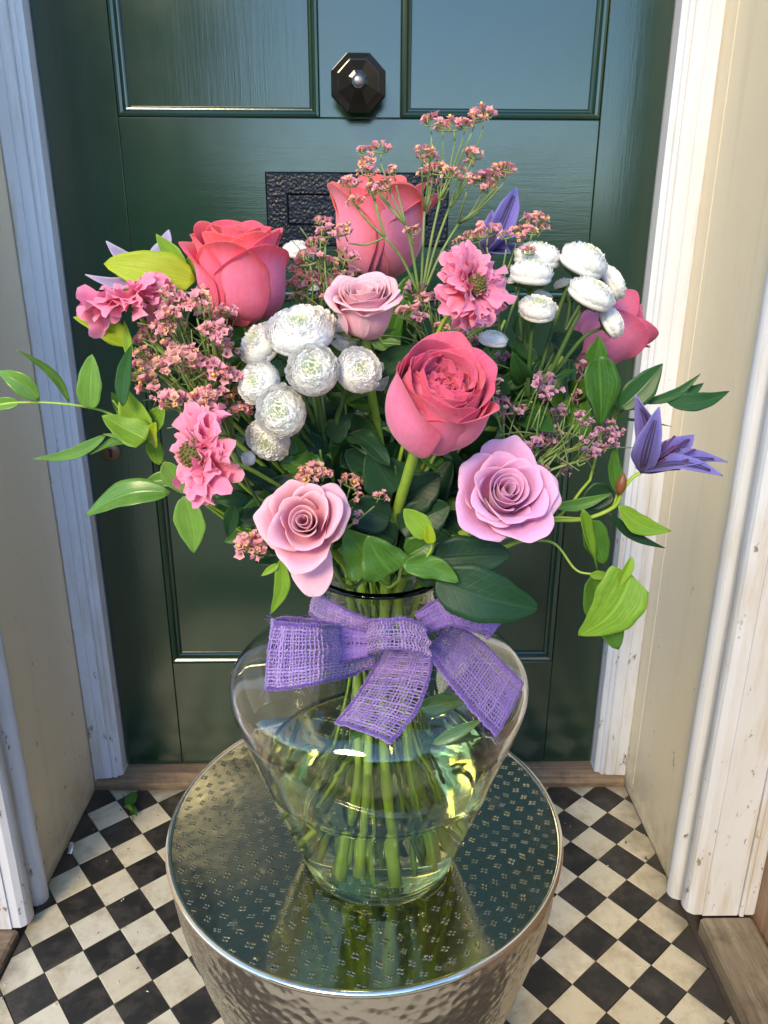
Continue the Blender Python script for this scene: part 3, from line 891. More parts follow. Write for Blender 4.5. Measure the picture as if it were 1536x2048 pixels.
# ------------------------------------------------------------------ leaves
def leaf_mesh(base, tip, width, nrm=None, bend=0.0, fold=0.25, shape='lance', wave=0.0, twist=0.0, curl=0.0, seed=0, nu=9, nt=15, side=0.0, serr=0.0, heart=0.0):
    base, tip = np.asarray(base, float), np.asarray(tip, float)
    ax = tip - base; L = np.linalg.norm(ax); ax = ax / L
    nrm = -FW if nrm is None else np.asarray(nrm, float)
    nrm = nrm - ax * (nrm @ ax); nrm /= np.linalg.norm(nrm)
    sd = np.cross(ax, nrm)
    r = random.Random(seed)
    ph = r.uniform(0, 6)
    G = np.zeros((nt, nu, 3)); C = np.zeros((nt, nu, 3)); rv = r.random()
    for i in range(nt):
        t = i / (nt - 1)
        if shape == 'lance': w = (math.sin(math.pi * t ** .80)) ** .85 * (1 - .18 * t) + .03 * (1 - t)
        elif shape == 'oval': w = math.sin(math.pi * min(1, t) ** .72) ** .62 * (1 - .1 * t)
        elif shape == 'heart': w = (math.sin(math.pi * min(1, t * .93 + .07) ** .55)) ** .72
        elif shape == 'blade': w = (math.sin(math.pi * t ** .6)) ** .7
        else: w = math.sin(math.pi * t)
        if t == 1: w = .008
        if t == 0: w = max(w * 0, .05)
        if serr: w *= 1 + serr * (((t * 16) % 1) - .5)
        tw = twist * t
        c, s_ = math.cos(tw), math.sin(tw)
        sdt, nt_ = sd * c + nrm * s_, nrm * c - sd * s_
        mid = base + ax * L * t + nrm * (bend * L * math.sin(math.pi * t) + curl * L * t ** 3) + sd * side * L * math.sin(math.pi * t)
        for j in range(nu):
            s = -1 + 2 * j / (nu - 1)
            wj = 1 + .045 * math.sin(t * 8 + ph + (2 if s > 0 else 0)) + .03 * math.sin(t * 21 + 2 * ph + (1 if s > 0 else 4))
            lift = fold * abs(s) ** 1.3 * w * width * .5 + wave * width * math.sin(t * 11 + ph + 2 * s) * abs(s) * w
            back = -heart * width * .5 * abs(s) ** 1.5 * max(0, 1 - t * 3.0) * w
            G[i, j] = mid + sdt * s * w * wj * width * .5 + nt_ * lift + ax * back + nt_ * .018 * L * math.sin(t * 5 + ph)
            C[i, j] = ((s + 1) / 2, t, rv)
    return G, C

def leaf(root, base, tip, width, mat='leaf_mid', name='leaf', thick=.0003, **kw):
    kw.setdefault('seed', rnd.randrange(10 ** 6))
    G, C = leaf_mesh(base, tip, width, **kw)
    mb = MB().grid(G, C)
    o = mb.build(name, M[mat], root)
    if thick:
        sm = o.modifiers.new('thickness', 'SOLIDIFY'); sm.thickness = thick
    return o

def px_leaf(root, b, t, wpx, Y, mat='leaf_mid', Y2=None, **kw):
    Y2 = Y if Y2 is None else Y2
    return leaf(root, P(*b, Y), P(*t, Y2), wpx * PXM(*b, (Y + Y2) / 2), mat, **kw)

# ------------------------------------------------------------------ roses
def petal_grid(phi, r0, L, th, W, rho=None, z0=0.0, spiral=.10, drop=.22, tip=0.0, ruff=0.0, turn=0.0, edge=.35, skew=0.0, notch=0.0, seed=0, nu=13, nt=15, narrow=.30):
    "petal whose midline leans by th (radians from upright) along its length and wraps sideways with radius rho"
    r_ = random.Random(seed)
    a0, a1, a2 = r_.uniform(0, 6), r_.uniform(0, 6), r_.uniform(0, 6)
    kt, kv = [q[0] for q in th], [q[1] for q in th]
    G = np.zeros((nt, nu, 3)); C = np.zeros((nt, nu, 3)); rv = r_.random()
    for j in range(nu):
        s = -1 + 2 * j / (nu - 1)
        T = 1 - drop * abs(s) ** 2.6 + .03 * math.sin(3.3 * s + a0) + skew * s - notch * math.exp(-(s / .18) ** 2)
        r, z = r0, z0
        ds = L * T / (nt - 1)
        for i in range(nt):
            t = i / (nt - 1)
            if i:
                tm = t * (.85 + .15 * T)
                an = float(np.interp(tm, kt, kv)) + edge * abs(s) ** 3 * max(0, t - .45) * (1 if kv[-1] > .2 else .3)
                r += math.sin(an) * ds; z += math.cos(an) * ds
            q2 = max(0.0, (t - .6) / .4)
            lat = W * (narrow + (1 - narrow) * math.sin(min(1, t * 1.5) * math.pi / 2) ** 1.2)
            rh = max(.06, r if rho is None else max(rho, .06))
            al = max(-2.6, min(2.6, s * lat / rh))
            rad = r - rh * (1 - math.cos(al)) + spiral * s * (.25 + r) * .35
            rad += ruff * q2 * (math.sin(6 * s + a1) + .6 * math.sin(11 * s + a2)); zz = z + .7 * ruff * q2 * math.sin(7 * s + a2)
            if tip:
                g = math.exp(-(s / .16) ** 2) * q2 ** 3; rad += tip * g * .8; zz += tip * g * .3
            lx = rh * math.sin(al)
            ca, sa = math.cos(phi), math.sin(phi)
            if turn:
                rc = r0; dx = rad - rc
                rad, lx = rc + dx * math.cos(turn) - lx * math.sin(turn), dx * math.sin(turn) + lx * math.cos(turn)
            G[i, j] = (rad * ca - lx * sa, rad * sa + lx * ca, zz)
            C[i, j] = ((s + 1) / 2, t, rv)
    return G, C

def rose(centre, axis, roll, specs, mat, label, scale, lift, group='roses in the bouquet', stem_r=.0032, stem_mat='stem', sepals=5, leaves=3, end=None, seed=1, name='rose', sepal_mat='calyx', norm_n=None):
    F = frame(axis, roll)
    axis = F[:, 2]
    base = np.asarray(centre)
    root = thing(name, label, 'rose', base, group)
    grids = [petal_grid(seed=seed * 100 + k, **sp) for k, sp in enumerate(specs)]
    rmax = np.percentile(np.concatenate([np.hypot(G[..., 0], G[..., 1]).max(0) for G, _ in grids[:norm_n]]), 93)
    scale = scale / rmax
    base = np.asarray(centre) - axis * lift * scale
    root.location = [float(x) for x in base]; ORG[root.name] = tuple(float(x) for x in base)
    for G, C in grids:
        Gw = base + (G * scale) @ F.T
        o = MB().grid(Gw, C).build('petal', M[mat], root)
        sm = o.modifiers.new('thickness', 'SOLIDIFY'); sm.thickness = .00035; sm.offset = 0
        sb = o.modifiers.new('smooth', 'SUBSURF'); sb.levels = 1; sb.render_levels = 1
    # receptacle and sepals
    R0 = .85 * rmax * scale
    prof = [(.0005, -.16 * R0), (.10 * R0, -.15 * R0), (.20 * R0, -.06 * R0), (.26 * R0, .05 * R0), (.27 * R0, .14 * R0), (.15 * R0, .22 * R0)]
    mb = MB(); a = np.arange(12) * math.pi / 6
    G = np.array([[base + F @ np.array([r * math.cos(x), r * math.sin(x), z]) for x in a] for r, z in prof])
    mb.grid(G, closed=True).build('calyx', M['calyx'], root)
    for k in range(sepals):
        a_ = k * 2 * math.pi / sepals + seed
        b_ = base + F @ np.array([.24 * R0 * math.cos(a_), .24 * R0 * math.sin(a_), .04 * R0])
        t_ = base + F @ np.array([1.0 * R0 * math.cos(a_), 1.0 * R0 * math.sin(a_), (.35 if k % 2 else -.15) * R0])
        leaf(root, b_, t_, .34 * R0, sepal_mat, 'sepal', nrm=axis, bend=-.12, nt=9, nu=5, seed=seed + k)
    pts = add_stem(root, base - axis * .12 * R0, axis, stem_r, stem_mat, end=end, r2=stem_r * .8)
    r_ = random.Random(seed + 50)
    for k in range(leaves):
        q = pts[int(3 + r_.random() * 8)]
        d = np.array([r_.gauss(0, 1), r_.gauss(-.2, .8), r_.gauss(.1, .5)]); d /= np.linalg.norm(d)
        leaf(root, q, q + d * r_.uniform(.035, .05), r_.uniform(.020, .027), 'leaf_dark', nrm=(r_.gauss(0, .5), -.6, .8), bend=.08, fold=.2, shape='oval', serr=.05, nt=20)
    return root

def golden(k): return k * 2.39996

def bud_rose(seed=0, n_in=7, n_out=11, opn=0.0, tall=1.0):
    r_ = random.Random(seed); S = []; u = r_.uniform
    for k in range(n_in):
        S.append(dict(phi=golden(k) + u(-.2, .2), r0=.04 + .045 * k, L=(1.50 + u(-.05, .05)) * tall, th=[(0, .45), (.3, .25), (.6, -.10), (.85, -.16 + .02 * k), (1, -.05 + .05 * k)], W=.40 + .05 * k, spiral=.35, ruff=.006, drop=.20))
    for k in range(n_out):
        f = k / (n_out - 1)
        S.append(dict(phi=golden(k + n_in) + u(-.2, .2), r0=.16 + .05 * f, L=(1.62 - .10 * f + u(-.06, .08)) * tall, th=[(0, 1.35), (.12, 1.0), (.30, .52 + .10 * f), (.52, .02 + .06 * f), (.74, -.26 + .20 * f + opn), (.88, -.10 + .45 * f + opn), (1, .20 + (.85 + u(-.35, .45)) * f ** 1.5)],
                      W=.54 + .10 * f, rho=.54 + .14 * f, spiral=.30, ruff=.012, tip=.10 * f * (k % 2), drop=.26, edge=.55 * f))
    return S

def cup_rose(seed=0):
    r_ = random.Random(seed); S = []; u = r_.uniform
    for k in range(12):
        S.append(dict(phi=golden(k) + u(-.2, .2), r0=.03 + .030 * k, L=1.16 + u(-.04, .04), th=[(0, .40), (.3, .22), (.6, .0), (.85, .02), (1, .15 + .05 * k)], W=.30 + .045 * k, spiral=.32, ruff=.008, drop=.14))
    for k in range(8):
        f = k / 7
        S.append(dict(phi=golden(k + 12) + u(-.2, .2), r0=.16 + .04 * f, L=1.36 + u(-.05, .05), th=[(0, 1.35), (.14, 1.0), (.32, .50), (.55, .06 + .06 * f), (.78, .02 + .14 * f), (.90, .45 + .35 * f), (1, 1.3 + .7 * f)], W=.60 + .06 * f, rho=.62 + .1 * f, spiral=.20, ruff=.014, tip=.09 * (k % 2), drop=.22, edge=.4))
    return S

def open_rose(seed=0, n_in=12, n_mid=10, n_out=7, flare=1.0):
    r_ = random.Random(seed); S = []; u = r_.uniform
    for k in range(n_in):
        S.append(dict(phi=golden(k) + u(-.25, .25), r0=.02 + .019 * k, L=.96 + u(-.03, .03), th=[(0, .30), (.4, .10 + .012 * k), (.75, -.06 + .02 * k), (1, .06 + .04 * k)], W=.22 + .038 * k, spiral=.34, ruff=.007, drop=.10, edge=.1))
    for k in range(n_mid):
        f = k / (n_mid - 1)
        S.append(dict(phi=golden(k + n_in) + u(-.55, .55), r0=.13 + .03 * f, L=1.05 + .06 * f + u(-.11, .11), th=[(0, 1.05), (.2, .72), (.45, .36 + .10 * f), (.70, .14 + .16 * f * flare), (.86, .34 + .30 * f), (1, .80 + .7 * f + u(-.3, .3))], W=.52 + .10 * f, rho=.38 + .16 * f, spiral=.22, ruff=.016, tip=.05 * (k % 3 == 1), drop=.15, edge=.22, skew=u(-.05, .05), nu=15))
    for k in range(n_out):
        f = k / max(1, n_out - 1)
        S.append(dict(phi=golden(k + n_in + n_mid) + u(-.3, .3), r0=.15, L=1.14 + .04 * f + u(-.08, .08), th=[(0, 1.30), (.2, 1.05), (.45, .66 + .14 * f * flare), (.70, .50 + .24 * f * flare), (.86, .72 + .3 * f), (1, 1.25 + .5 * f + u(-.3, .4))], W=.70 + .06 * u(-1, 1), rho=.64 + .2 * f, spiral=.16, ruff=.026, tip=.06 * (k % 2), drop=.16, edge=.22, skew=u(-.08, .08), nu=17))
    return S

def austin_rose(seed=0):
    r_ = random.Random(seed); S = []; u = r_.uniform
    for k in range(50):              # crowded, quartered heart
        f = (k + .5) / 50
        S.append(dict(phi=golden(k) + u(-.3, .3), r0=.03 + .46 * f ** .8, z0=.60 + .02 * f + u(-.05, .05), L=.46 + .10 * f + u(-.06, .06), th=[(0, .1 + u(-.3, .3)), (.5, u(-.35, .20)), (1, u(-.5, .55) - .15 * f)], W=.15 + .13 * f, rho=.10 + .20 * f + u(0, .1), spiral=u(-.5, .5), ruff=.022, drop=.16, turn=u(-.9, .9) * (1 - .6 * f), nu=11, nt=9, edge=.1, notch=.08 * r_.random()))
    n = 17
    for k in range(n):
        f = .30 + .70 * k / (n - 1); g = .35 + .65 * f
        S.append(dict(phi=golden(k) + .7 + u(-.25, .25), r0=.16 + .06 * f, L=1.26 + .22 * f + u(-.06, .06), th=[(0, 1.45 * (.62 + .38 * f)), (.15, 1.1 * g), (.35, .66 * g), (.56, .16 * g), (.76, -.42 + .18 * f), (.90, -.40 + .40 * f), (1, -.25 + (.9 + u(-.4, .5)) * f ** 1.5)], W=.42 + .26 * f, rho=.40 + .40 * f, spiral=.24, ruff=.015, tip=.06 * (k % 3 == 0), drop=.20, edge=.30 * f, skew=u(-.05, .05)))
    return S

# positions: centre pixel, depth, radius in pixels
def rose_at(u, v, Y, rpx, axis, roll, specs, mat, label, lift, **kw):
    return rose(P(u, v, Y), axis, roll, specs, mat, label, rpx * PXM(u, v, Y), lift, **kw)

rose_at(480, 550, .475, 108, AX(-.03, .84, .52), 2.4, bud_rose(3, 8, 11, .05, .86), 'coral', 'coral red half open rose at upper left beside white pompons', .62, seed=3, leaves=2)
rose_at(757, 466, .575, 110, AX(.03, .92, .36), 1.3, bud_rose(8, 6, 10, .10, .92), 'backrose', 'salmon pink rose highest in the bouquet before the letter plate', .60, seed=5, leaves=2)
rose_at(868, 818, .405, 98, AX(.26, .50, .82), 2.1, austin_rose(4), 'austin', 'large deep pink cupped garden rose crowded with petals at centre', .52, seed=7, leaves=0, end=(VX + .010, VY - .030, .456), stem_r=.0040)
rose_at(729, 622, .440, 76, AX(-.02, .70, .72), 4.0, cup_rose(6), 'pale', 'pale pink half open rose above the deep pink garden rose', .55, seed=9, leaves=1)
sp5 = open_rose(11, 8, 6, 4, 1.0)
F5 = frame(AX(-.02, .14, .98), 0.0)
dn = F5.T @ AX(.10, -1, 0)
n5 = len(sp5)
sp5.append(dict(phi=math.atan2(dn[1], dn[0]), r0=.18, z0=-.05, L=1.38, th=[(0, 1.3), (.3, 1.40), (.7, 1.55), (1, 1.75)], W=.50, rho=.75, spiral=.05, ruff=.015, drop=.18, edge=-.3))
rose_at(612, 1046, .400, 96, AX(-.02, .14, .98), 0.0, sp5, 'blush', 'blush pink open rose with drooping petal at lower left', .45, seed=11, leaves=1, end=(VX - .022, VY - .02, .455), norm_n=n5)
rose_at(1008, 990, .412, 112, AX(.10, .26, .96), 1.0, open_rose(13, 10, 8, 6, .75), 'lilac', 'lilac pink open rose at lower right below the garden rose', .45, seed=13, leaves=2, end=(VX + .03, VY - .012, .470), stem_r=.0042)
rose_at(1200, 672, .560, 84, AX(.80, .46, .25), 2.0, bud_rose(17, 5, 8, .05), 'dusky', 'dusky pink rose facing right behind the white pompons', .60, seed=15, leaves=1)

# ------------------------------------------------------------------ chrysanthemum sprays
def pompon_mesh(seed, n=420, half=False, green=.25):
    "unit radius head: dome of small incurved florets"
    r_ = random.Random(seed); mb = MB()
    for k in range(n):
        f = (k + .5) / n
        th = 1.62 * f ** .56          # polar angle from the top
        ph = golden(k)
        c = np.array([math.sin(th) * math.cos(ph), math.sin(th) * math.sin(ph), math.cos(th)])
        z = np.array([c[0], c[1], c[2] * .62])
        L = (.10 + .20 * f) * r_.uniform(.85, 1.15); W = (.046 + .070 * f ** .7) * r_.uniform(.9, 1.1)
        out = np.array([math.cos(ph), math.sin(ph), 0])
        up = np.array([0, 0, 1.0])
        n_ = np.array([c[0] * .62, c[1] * .62, c[2]]); n_ /= np.linalg.norm(n_)
        tang = np.cross(np.array([-math.sin(ph), math.cos(ph), 0]), n_) * -1     # outward along the dome
        tang /= np.linalg.norm(tang)
        sd = np.cross(n_, tang)
        root = z * np.array([.78, .78, .74])
        dr_ = n_ * (.95 - .35 * f) + tang * (.30 + .75 * f) + sd * r_.gauss(0, .12) + tang * r_.gauss(0, .08); dr_ /= np.linalg.norm(dr_)
        cu = np.cross(sd, dr_)                      # towards the heart of the flower
        if cu @ np.array([0, 0, 1.0]) < 0: cu = -cu
        Lf = (.26 + .10 * f) * r_.uniform(.86, 1.16)
        rows = []
        for t, w, cup in ((0, .55, 0), (.5, .95, .02), (.82, 1.05, .05), (1.0, .62, .10)):
            m = root + dr_ * Lf * t + cu * cup * .6
            rows.append([m - sd * W * w + cu * .030 * w, m - cu * .004, m + sd * W * w + cu * .030 * w])
        g_ = max(0.0, 1 - f / green) if green else 0
        cols = np.zeros((4, 3, 3)); rv = r_.random()
        for i, t in enumerate((0, .5, .82, 1)):
            cols[i, :, 1] = min(1, .90 + .2 * t) * (1 - .6 * g_); cols[i, :, 2] = rv
        mb.grid(np.array(rows), cols)
    core = [(0.0005, .59), (.40, .555), (.68, .40), (.86, .16), (.88, .0), (.74, -.10), (.40, -.20)]
    a = np.arange(16) * math.pi / 8
    Gc = np.array([[(r * math.cos(x), r * math.sin(x), z) for x in a] for r, z in core])
    cc = np.zeros((len(core), 16, 3)); cc[..., 1] = .96; cc[..., 2] = .8; cc[0, :, 1] = .55
    mb.grid(Gc, cc, closed=True)
    return mb.mesh('florets', M['chrys'])
def calyx_mesh():
    mb = MB(); a = np.arange(16) * math.pi / 8
    prof = [(.74, -.06), (.62, -.17), (.40, -.26), (.20, -.32), (.09, -.38), (.07, -.55)]
    mb.grid(np.array([[(r * math.cos(x), r * math.sin(x), z) for x in a] for r, z in prof]), closed=True)
    r_ = random.Random(3)
    for k in range(26):
        an = golden(k); rr = .30 + .45 * (k / 26)
        b_ = np.array([rr * math.cos(an), rr * math.sin(an), -.30 + .22 * k / 26]); d = np.array([math.cos(an), math.sin(an), .25])
        G, C = leaf_mesh(b_, b_ + d * .22, .13, nrm=(0, 0, -1), nt=5, nu=3, seed=k, bend=.1)
        mb.grid(G, C)
    return mb.mesh('calyx', M['calyx'])
POM = [pompon_mesh(k, green=g_) for k, g_ in ((1, .16), (2, .10), (3, .02))]
POM_BUD = pompon_mesh(9, 90, green=.35)
CALYX = calyx_mesh()
def chrys_spray(name, label, heads, hub, Yhub, end=None, leafs=5, seed=1):
    root = thing(name, label, 'flower spray', P(*hub, Yhub), 'chrysanthemum sprays')
    hubp = P(*hub, Yhub)
    mb = MB()
    for u, v, Y, wpx, ax, kind in heads:
        c = P(u, v, Y); sc = wpx * .5 * PXM(u, v, Y) * (1.13 if kind != 'b' else 1.0)
        F = frame(AX(*ax), rnd.uniform(0, 6)) @ np.diag([rnd.uniform(.92, 1.08), rnd.uniform(.92, 1.08), rnd.uniform(.82, 1.12)])
        base = c - F[:, 2] * sc * .18
        o = place('flower_head', POM_BUD if kind == 'b' else POM[kind], root, base, F, sc)
        o['kind'] = 'stuff'
        place('calyx', CALYX, o, base, F, sc) if False else None
        cl = bpy.data.objects.new('calyx', CALYX); COL.objects.link(cl); cl.parent = o
        foot = base - F[:, 2] * sc * .45
        mid = foot * .5 + hubp * .5 - F[:, 2] * .012 + np.array([0, 0, -.006])
        mb.tube(spline([foot, foot - F[:, 2] * .012, mid, hubp], 12), np.linspace(.0011, .0017, 12), 6)
    mb.build('stalks', M['stem_dk'], root)
    pts = add_stem(root, hubp, np.array([0, 0, 1.0]), .0026, 'stem', end)
    r_ = random.Random(seed)
    for k in range(leafs):
        q = hubp + np.array([r_.gauss(0, .012), r_.gauss(0, .012), r_.uniform(-.03, .02)])
        d = np.array([r_.gauss(0, 1), r_.gauss(0, .6), r_.gauss(.2, .5)]); d /= np.linalg.norm(d)
        leaf(root, q, q + d * r_.uniform(.03, .045), r_.uniform(.016, .024), 'leaf_mid' if k % 2 else 'leaf_dark', nrm=(r_.gauss(0, .5), -.7, .7), bend=.12, wave=.10, shape='oval')
    return root
chrys_spray('chrysanthemum_spray', 'spray of creamy white pompon chrysanthemums left of centre', [
    (602, 662, .440, 128, (-.08, .62, .75), 1), (524, 690, .450, 100, (-.58, .42, .70), 1), (680, 672, .462, 70, (.65, .50, .55), 2),
    (626, 741, .415, 110, (.0, .10, 1.0), 0), (716, 741, .425, 94, (.34, .10, .92), 1), (519, 766, .435, 92, (-.50, .12, .80), 1),
    (563, 823, .420, 98, (-.10, -.02, 1.0), 0), (537, 878, .438, 92, (-.22, -.55, .70), 1), (752, 752, .450, 60, (.7, .0, .6), 2),
    (596, 503, .555, 62, (.1, .85, .4), 2), (497, 917, .440, 36, (-.35, -.1, .95), 'b'), (628, 573, .50, 40, (0, .8, .5), 'b')],
    (655, 905), .470, leafs=7, seed=4)
chrys_spray('chrysanthemum_spray', 'spray of bright white pompon chrysanthemums turned up at upper right', [
    (1075, 516, .500, 92, (.10, .88, .42), 1), (1166, 524, .490, 100, (.36, .74, .52), 1), (1222, 566, .510, 76, (.80, .48, .30), 2),
    (1062, 549, .485, 88, (.08, .88, .42), 1), (1182, 590, .470, 92, (.36, .72, .56), 1), (1075, 619, .470, 78, (.06, .70, .70), 0),
    (1222, 645, .480, 62, (.72, .38, .50), 2), (986, 680, .470, 56, (.12, .85, .45), 0), (1125, 568, .520, 40, (-.3, .9, .2), 'b'), (1086, 592, .510, 44, (.3, .85, .3), 'b'),
    (1030, 560, .51, 40, (-.2, .9, .3), 'b')],
    (1060, 800), .500, leafs=5, seed=9)

# ------------------------------------------------------------------ statice sprays
def statice_floret(mb, pos, axis, size, r_, yellow, mat):
    F = frame(axis, r_.uniform(0, 6))
    n = 10
    rv = r_.random()
    rings, cols = [], []
    for r, z, t in ((.12, .0, 0.0), (.30, .55, .35), (.62, .95, .8), (1.0, 1.12, 1.0)):
        ring = []
        for k in range(n):
            a = k * 2 * math.pi / n
            q = r * (1.0 if k % 2 else (.74 if r > .5 else .9)) * r_.uniform(.82, 1.14)
            ring.append(pos + size * (F @ np.array([q * math.cos(a), q * math.sin(a), z + (.10 if (k % 2 and r > .9) else 0) + r_.uniform(-.14, .14) * (r > .5)])))
        rings.append(ring); cols.append([(0, t, rv)] * n)
    mb.grid(np.array(rings), np.array(cols), mat, closed=True)
    if yellow:
        mb.tube([pos + size * (F @ np.array([0, 0, .5])), pos + size * (F @ np.array([0, 0, 1.05])), pos + size * (F @ np.array([0, 0, 1.45]))], [size * .10, size * .20, size * .28], 6, 2)
    mb.tube([pos - size * .6 * F[:, 2], pos + size * .45 * F[:, 2]], [size * .16, size * .24], 5, 3, caps=False)
def statice_cluster(seed, n):
    r_ = random.Random(seed); mb = MB()
    for k in range(n):
        f = k / max(1, n - 1)
        pos = np.array([(f - .5) * .0120 + r_.gauss(0, .0016), r_.gauss(0, .0022), .0015 + .0035 * math.sin(f * 3.1) + r_.gauss(0, .0008)])
        ax = np.array([(f - .5) * 1.1 + r_.gauss(0, .35), r_.gauss(0, .45), 1.0])
        statice_floret(mb, pos, ax, r_.uniform(.0019, .0036), r_, r_.random() < .20, 0 if r_.random() < .74 else 1)
    mb.tube([(-.006, 0, .0008), (0, 0, 0), (.006, 0, .0008)], .0007, 5, 3)
    mb.tube([(0, 0, -.006), (0, 0, 0)], .0006, 5, 3)
    return mb.mesh('blossom_cluster', [M['statice'], M['bud'], M['yellow'], M['tube']])
def statice_cluster_m(seed, n):
    me = statice_cluster(seed, n)
    me.materials.clear()
    for k in ('statice_m', 'statice', 'yellow', 'tube'): me.materials.append(M[k])
    return me
SC = [statice_cluster(k, 11 + k % 4) for k in range(8)]
SCM = [statice_cluster_m(20 + k, 7 + k % 3) for k in range(5)]
def statice_spray(label, hub, Yh, clusters, meshes=SC, size=1.0, seed=0, twigs=0, end=None, fan=.45):
    hp = P(*hub, Yh)
    root = thing('statice_spray', label, 'flower spray', hp, 'statice sprays')
    r_ = random.Random(seed); mb = MB()
    pts3 = []
    for c in clusters:
        u, v = c[0], c[1]; Y = c[2] if len(c) > 2 else Yh + r_.uniform(-.02, .02)
        p = P(u, v, Y)
        d = p - hp; d /= np.linalg.norm(d)
        ax = d * .7 + np.array([0, 0, .6]) + np.array([r_.gauss(0, .2), r_.gauss(-.35, .2), 0])
        F = frame(ax, r_.uniform(-.6, .6))
        o = place('blossom_cluster', meshes[r_.randrange(len(meshes))], root, p, F, size * r_.uniform(.55, 1.15))
        o['kind'] = 'stuff'
        pts3.append((p, F))
    # branching: each cluster hangs on one of a few main twigs
    order = sorted(range(len(pts3)), key=lambda k: math.atan2(*(pts3[k][0] - hp)[[0, 2]]))
    nmain = max(1, len(order) // (5 if twigs == 0 else 3))
    groups = [order[i::1][k * len(order) // nmain:(k + 1) * len(order) // nmain] for i in (0,) for k in range(nmain)]
    for gset in groups:
        if not gset: continue
        cen = np.mean([pts3[k][0] for k in gset], axis=0)
        fork = hp + (cen - hp) * (1 - fan)
        fork = fork + np.array([r_.gauss(0, .003), r_.gauss(0, .003), 0])
        mb.tube(spline([hp, hp + (fork - hp) * .5 + np.array([0, 0, .004]), fork], 8), np.linspace(.0010, .0008, 8), 5)
        for k in gset:
            p, F = pts3[k]
            foot = p - F[:, 2] * .006
            mb.tube(spline([fork, fork * .45 + foot * .55 - F[:, 2] * .003, foot], 7), np.linspace(.0007, .0005, 7), 5)
    for k in range(twigs):          # wispy bare green twigs in the mass
        d = np.array([r_.gauss(0, .8), r_.gauss(-.1, .5), r_.gauss(.5, .5)]); d /= np.linalg.norm(d)
        q = hp + (pts3[r_.randrange(len(pts3))][0] - hp) * r_.uniform(.4, .9)
        mb.tube(spline([q, q + d * .012 + np.array([0, 0, .002]), q + d * r_.uniform(.02, .035)], 5), np.linspace(.0006, .0003, 5), 4)
    mb.build('twigs', M['stem_thin'], root)
    add_stem(root, hp, np.array([0, 0, 1.0]), .0014, 'stem_thin', end)
    return root

statice_spray('wispy pink statice spray sticking up before the letter plate and top rose', (838, 590), .505,
    [(728, 312, .50), (762, 306, .50), (735, 336, .50), (738, 352, .495), (788, 350, .505), (700, 374, .49), (748, 388, .49), (770, 382, .50), (715, 408, .49), (690, 470, .49), (825, 470, .50)], seed=2, fan=.38, size=.80)
statice_spray('tall pink statice spray reaching highest right of centre', (842, 600), .515,
    [(862, 252), (885, 262), (908, 262), (930, 256), (950, 246), (966, 238), (846, 316), (862, 326), (858, 352), (946, 318), (938, 330), (876, 350), (900, 356), (922, 346), (915, 362), (940, 366), (962, 372), (978, 366), (996, 356), (1012, 345), (975, 385), (868, 380)], seed=3, fan=.34, size=.82)
statice_spray('pink statice spray beside the blue clematis at upper right', (1000, 700), .500,
    [(940, 478), (958, 484), (975, 474), (1012, 478), (1035, 468), (1050, 456), (1074, 446), (1062, 470), (1040, 484), (1082, 462), (925, 490), (1056, 510)], seed=4, size=.95)
_r = random.Random(31)
left = []
for cu, cv in [(345, 608), (401, 622), (443, 628), (322, 668), (420, 680), (458, 699), (303, 717), (289, 750), (373, 703), (387, 730), (307, 783), (448, 757), (401, 790), (434, 804), (467, 808), (359, 806), (340, 684), (440, 655), (330, 735), (415, 740), (350, 640)]:
    for q in range(3):
        left.append((cu + _r.gauss(0, 12), cv + _r.gauss(0, 11), .425 + .06 * ((cu - 395) / 125) ** 2 + _r.uniform(0, .025)))
_r.shuffle(left)
statice_spray('dense dusty pink statice mass with yellow dots on the left', (470, 905), .475, left[:34], seed=5, twigs=60, size=.95)
statice_spray('dusty pink statice behind the mass on the left near coral rose', (440, 860), .500, left[34:] + [(425, 585, .46), (455, 630, .455), (350, 600, .47), (330, 640, .47), (300, 690, .47), (410, 640, .46)], seed=6, twigs=40, size=.95)
statice_spray('reddish statice tuft between the coral and the top rose', (640, 760), .500,
    [(643, 458), (650, 475), (596, 545), (612, 562), (636, 578), (662, 540), (600, 602), (690, 520), (640, 612), (620, 530), (660, 575), (585, 575), (690, 560), (632, 500), (655, 600), (606, 580)], seed=7, twigs=30)
statice_spray('mauve statice spray with dull tips at right below the pompons', (1040, 985), .470,
    [(985, 770), (1000, 795), (1008, 828), (990, 812), (1080, 768), (1100, 790), (1090, 800), (1055, 838), (1040, 838), (1118, 832), (1155, 836), (1168, 850), (1190, 868), (1212, 872), (1232, 872), (1108, 868), (1096, 892), (1066, 895), (1080, 885), (1195, 896), (1182, 912), (1218, 888), (1122, 944), (1080, 945), (1165, 750, .5), (1155, 800, .5), (1205, 855), (1175, 880)], meshes=SCM, seed=8, twigs=30, fan=.4)
statice_spray('small statice twigs round the drooping blush rose', (655, 1120), .440,
    [(608, 952), (630, 948), (648, 955), (622, 962), (700, 975), (712, 998), (706, 1018), (712, 1035), (757, 998), (512, 1092), (530, 1082), (545, 1105), (568, 1122), (525, 1100), (500, 1098)], seed=9, size=.9, fan=.5)
statice_spray('faded statice twigs among the greenery under the pink scabious', (900, 800), .500,
    [(850, 610), (838, 640), (870, 600), (905, 640), (925, 672), (945, 690), (830, 590), (955, 720), (880, 660), (815, 640), (1000, 720), (940, 655)], meshes=SCM + SC[:2], seed=10, twigs=40)

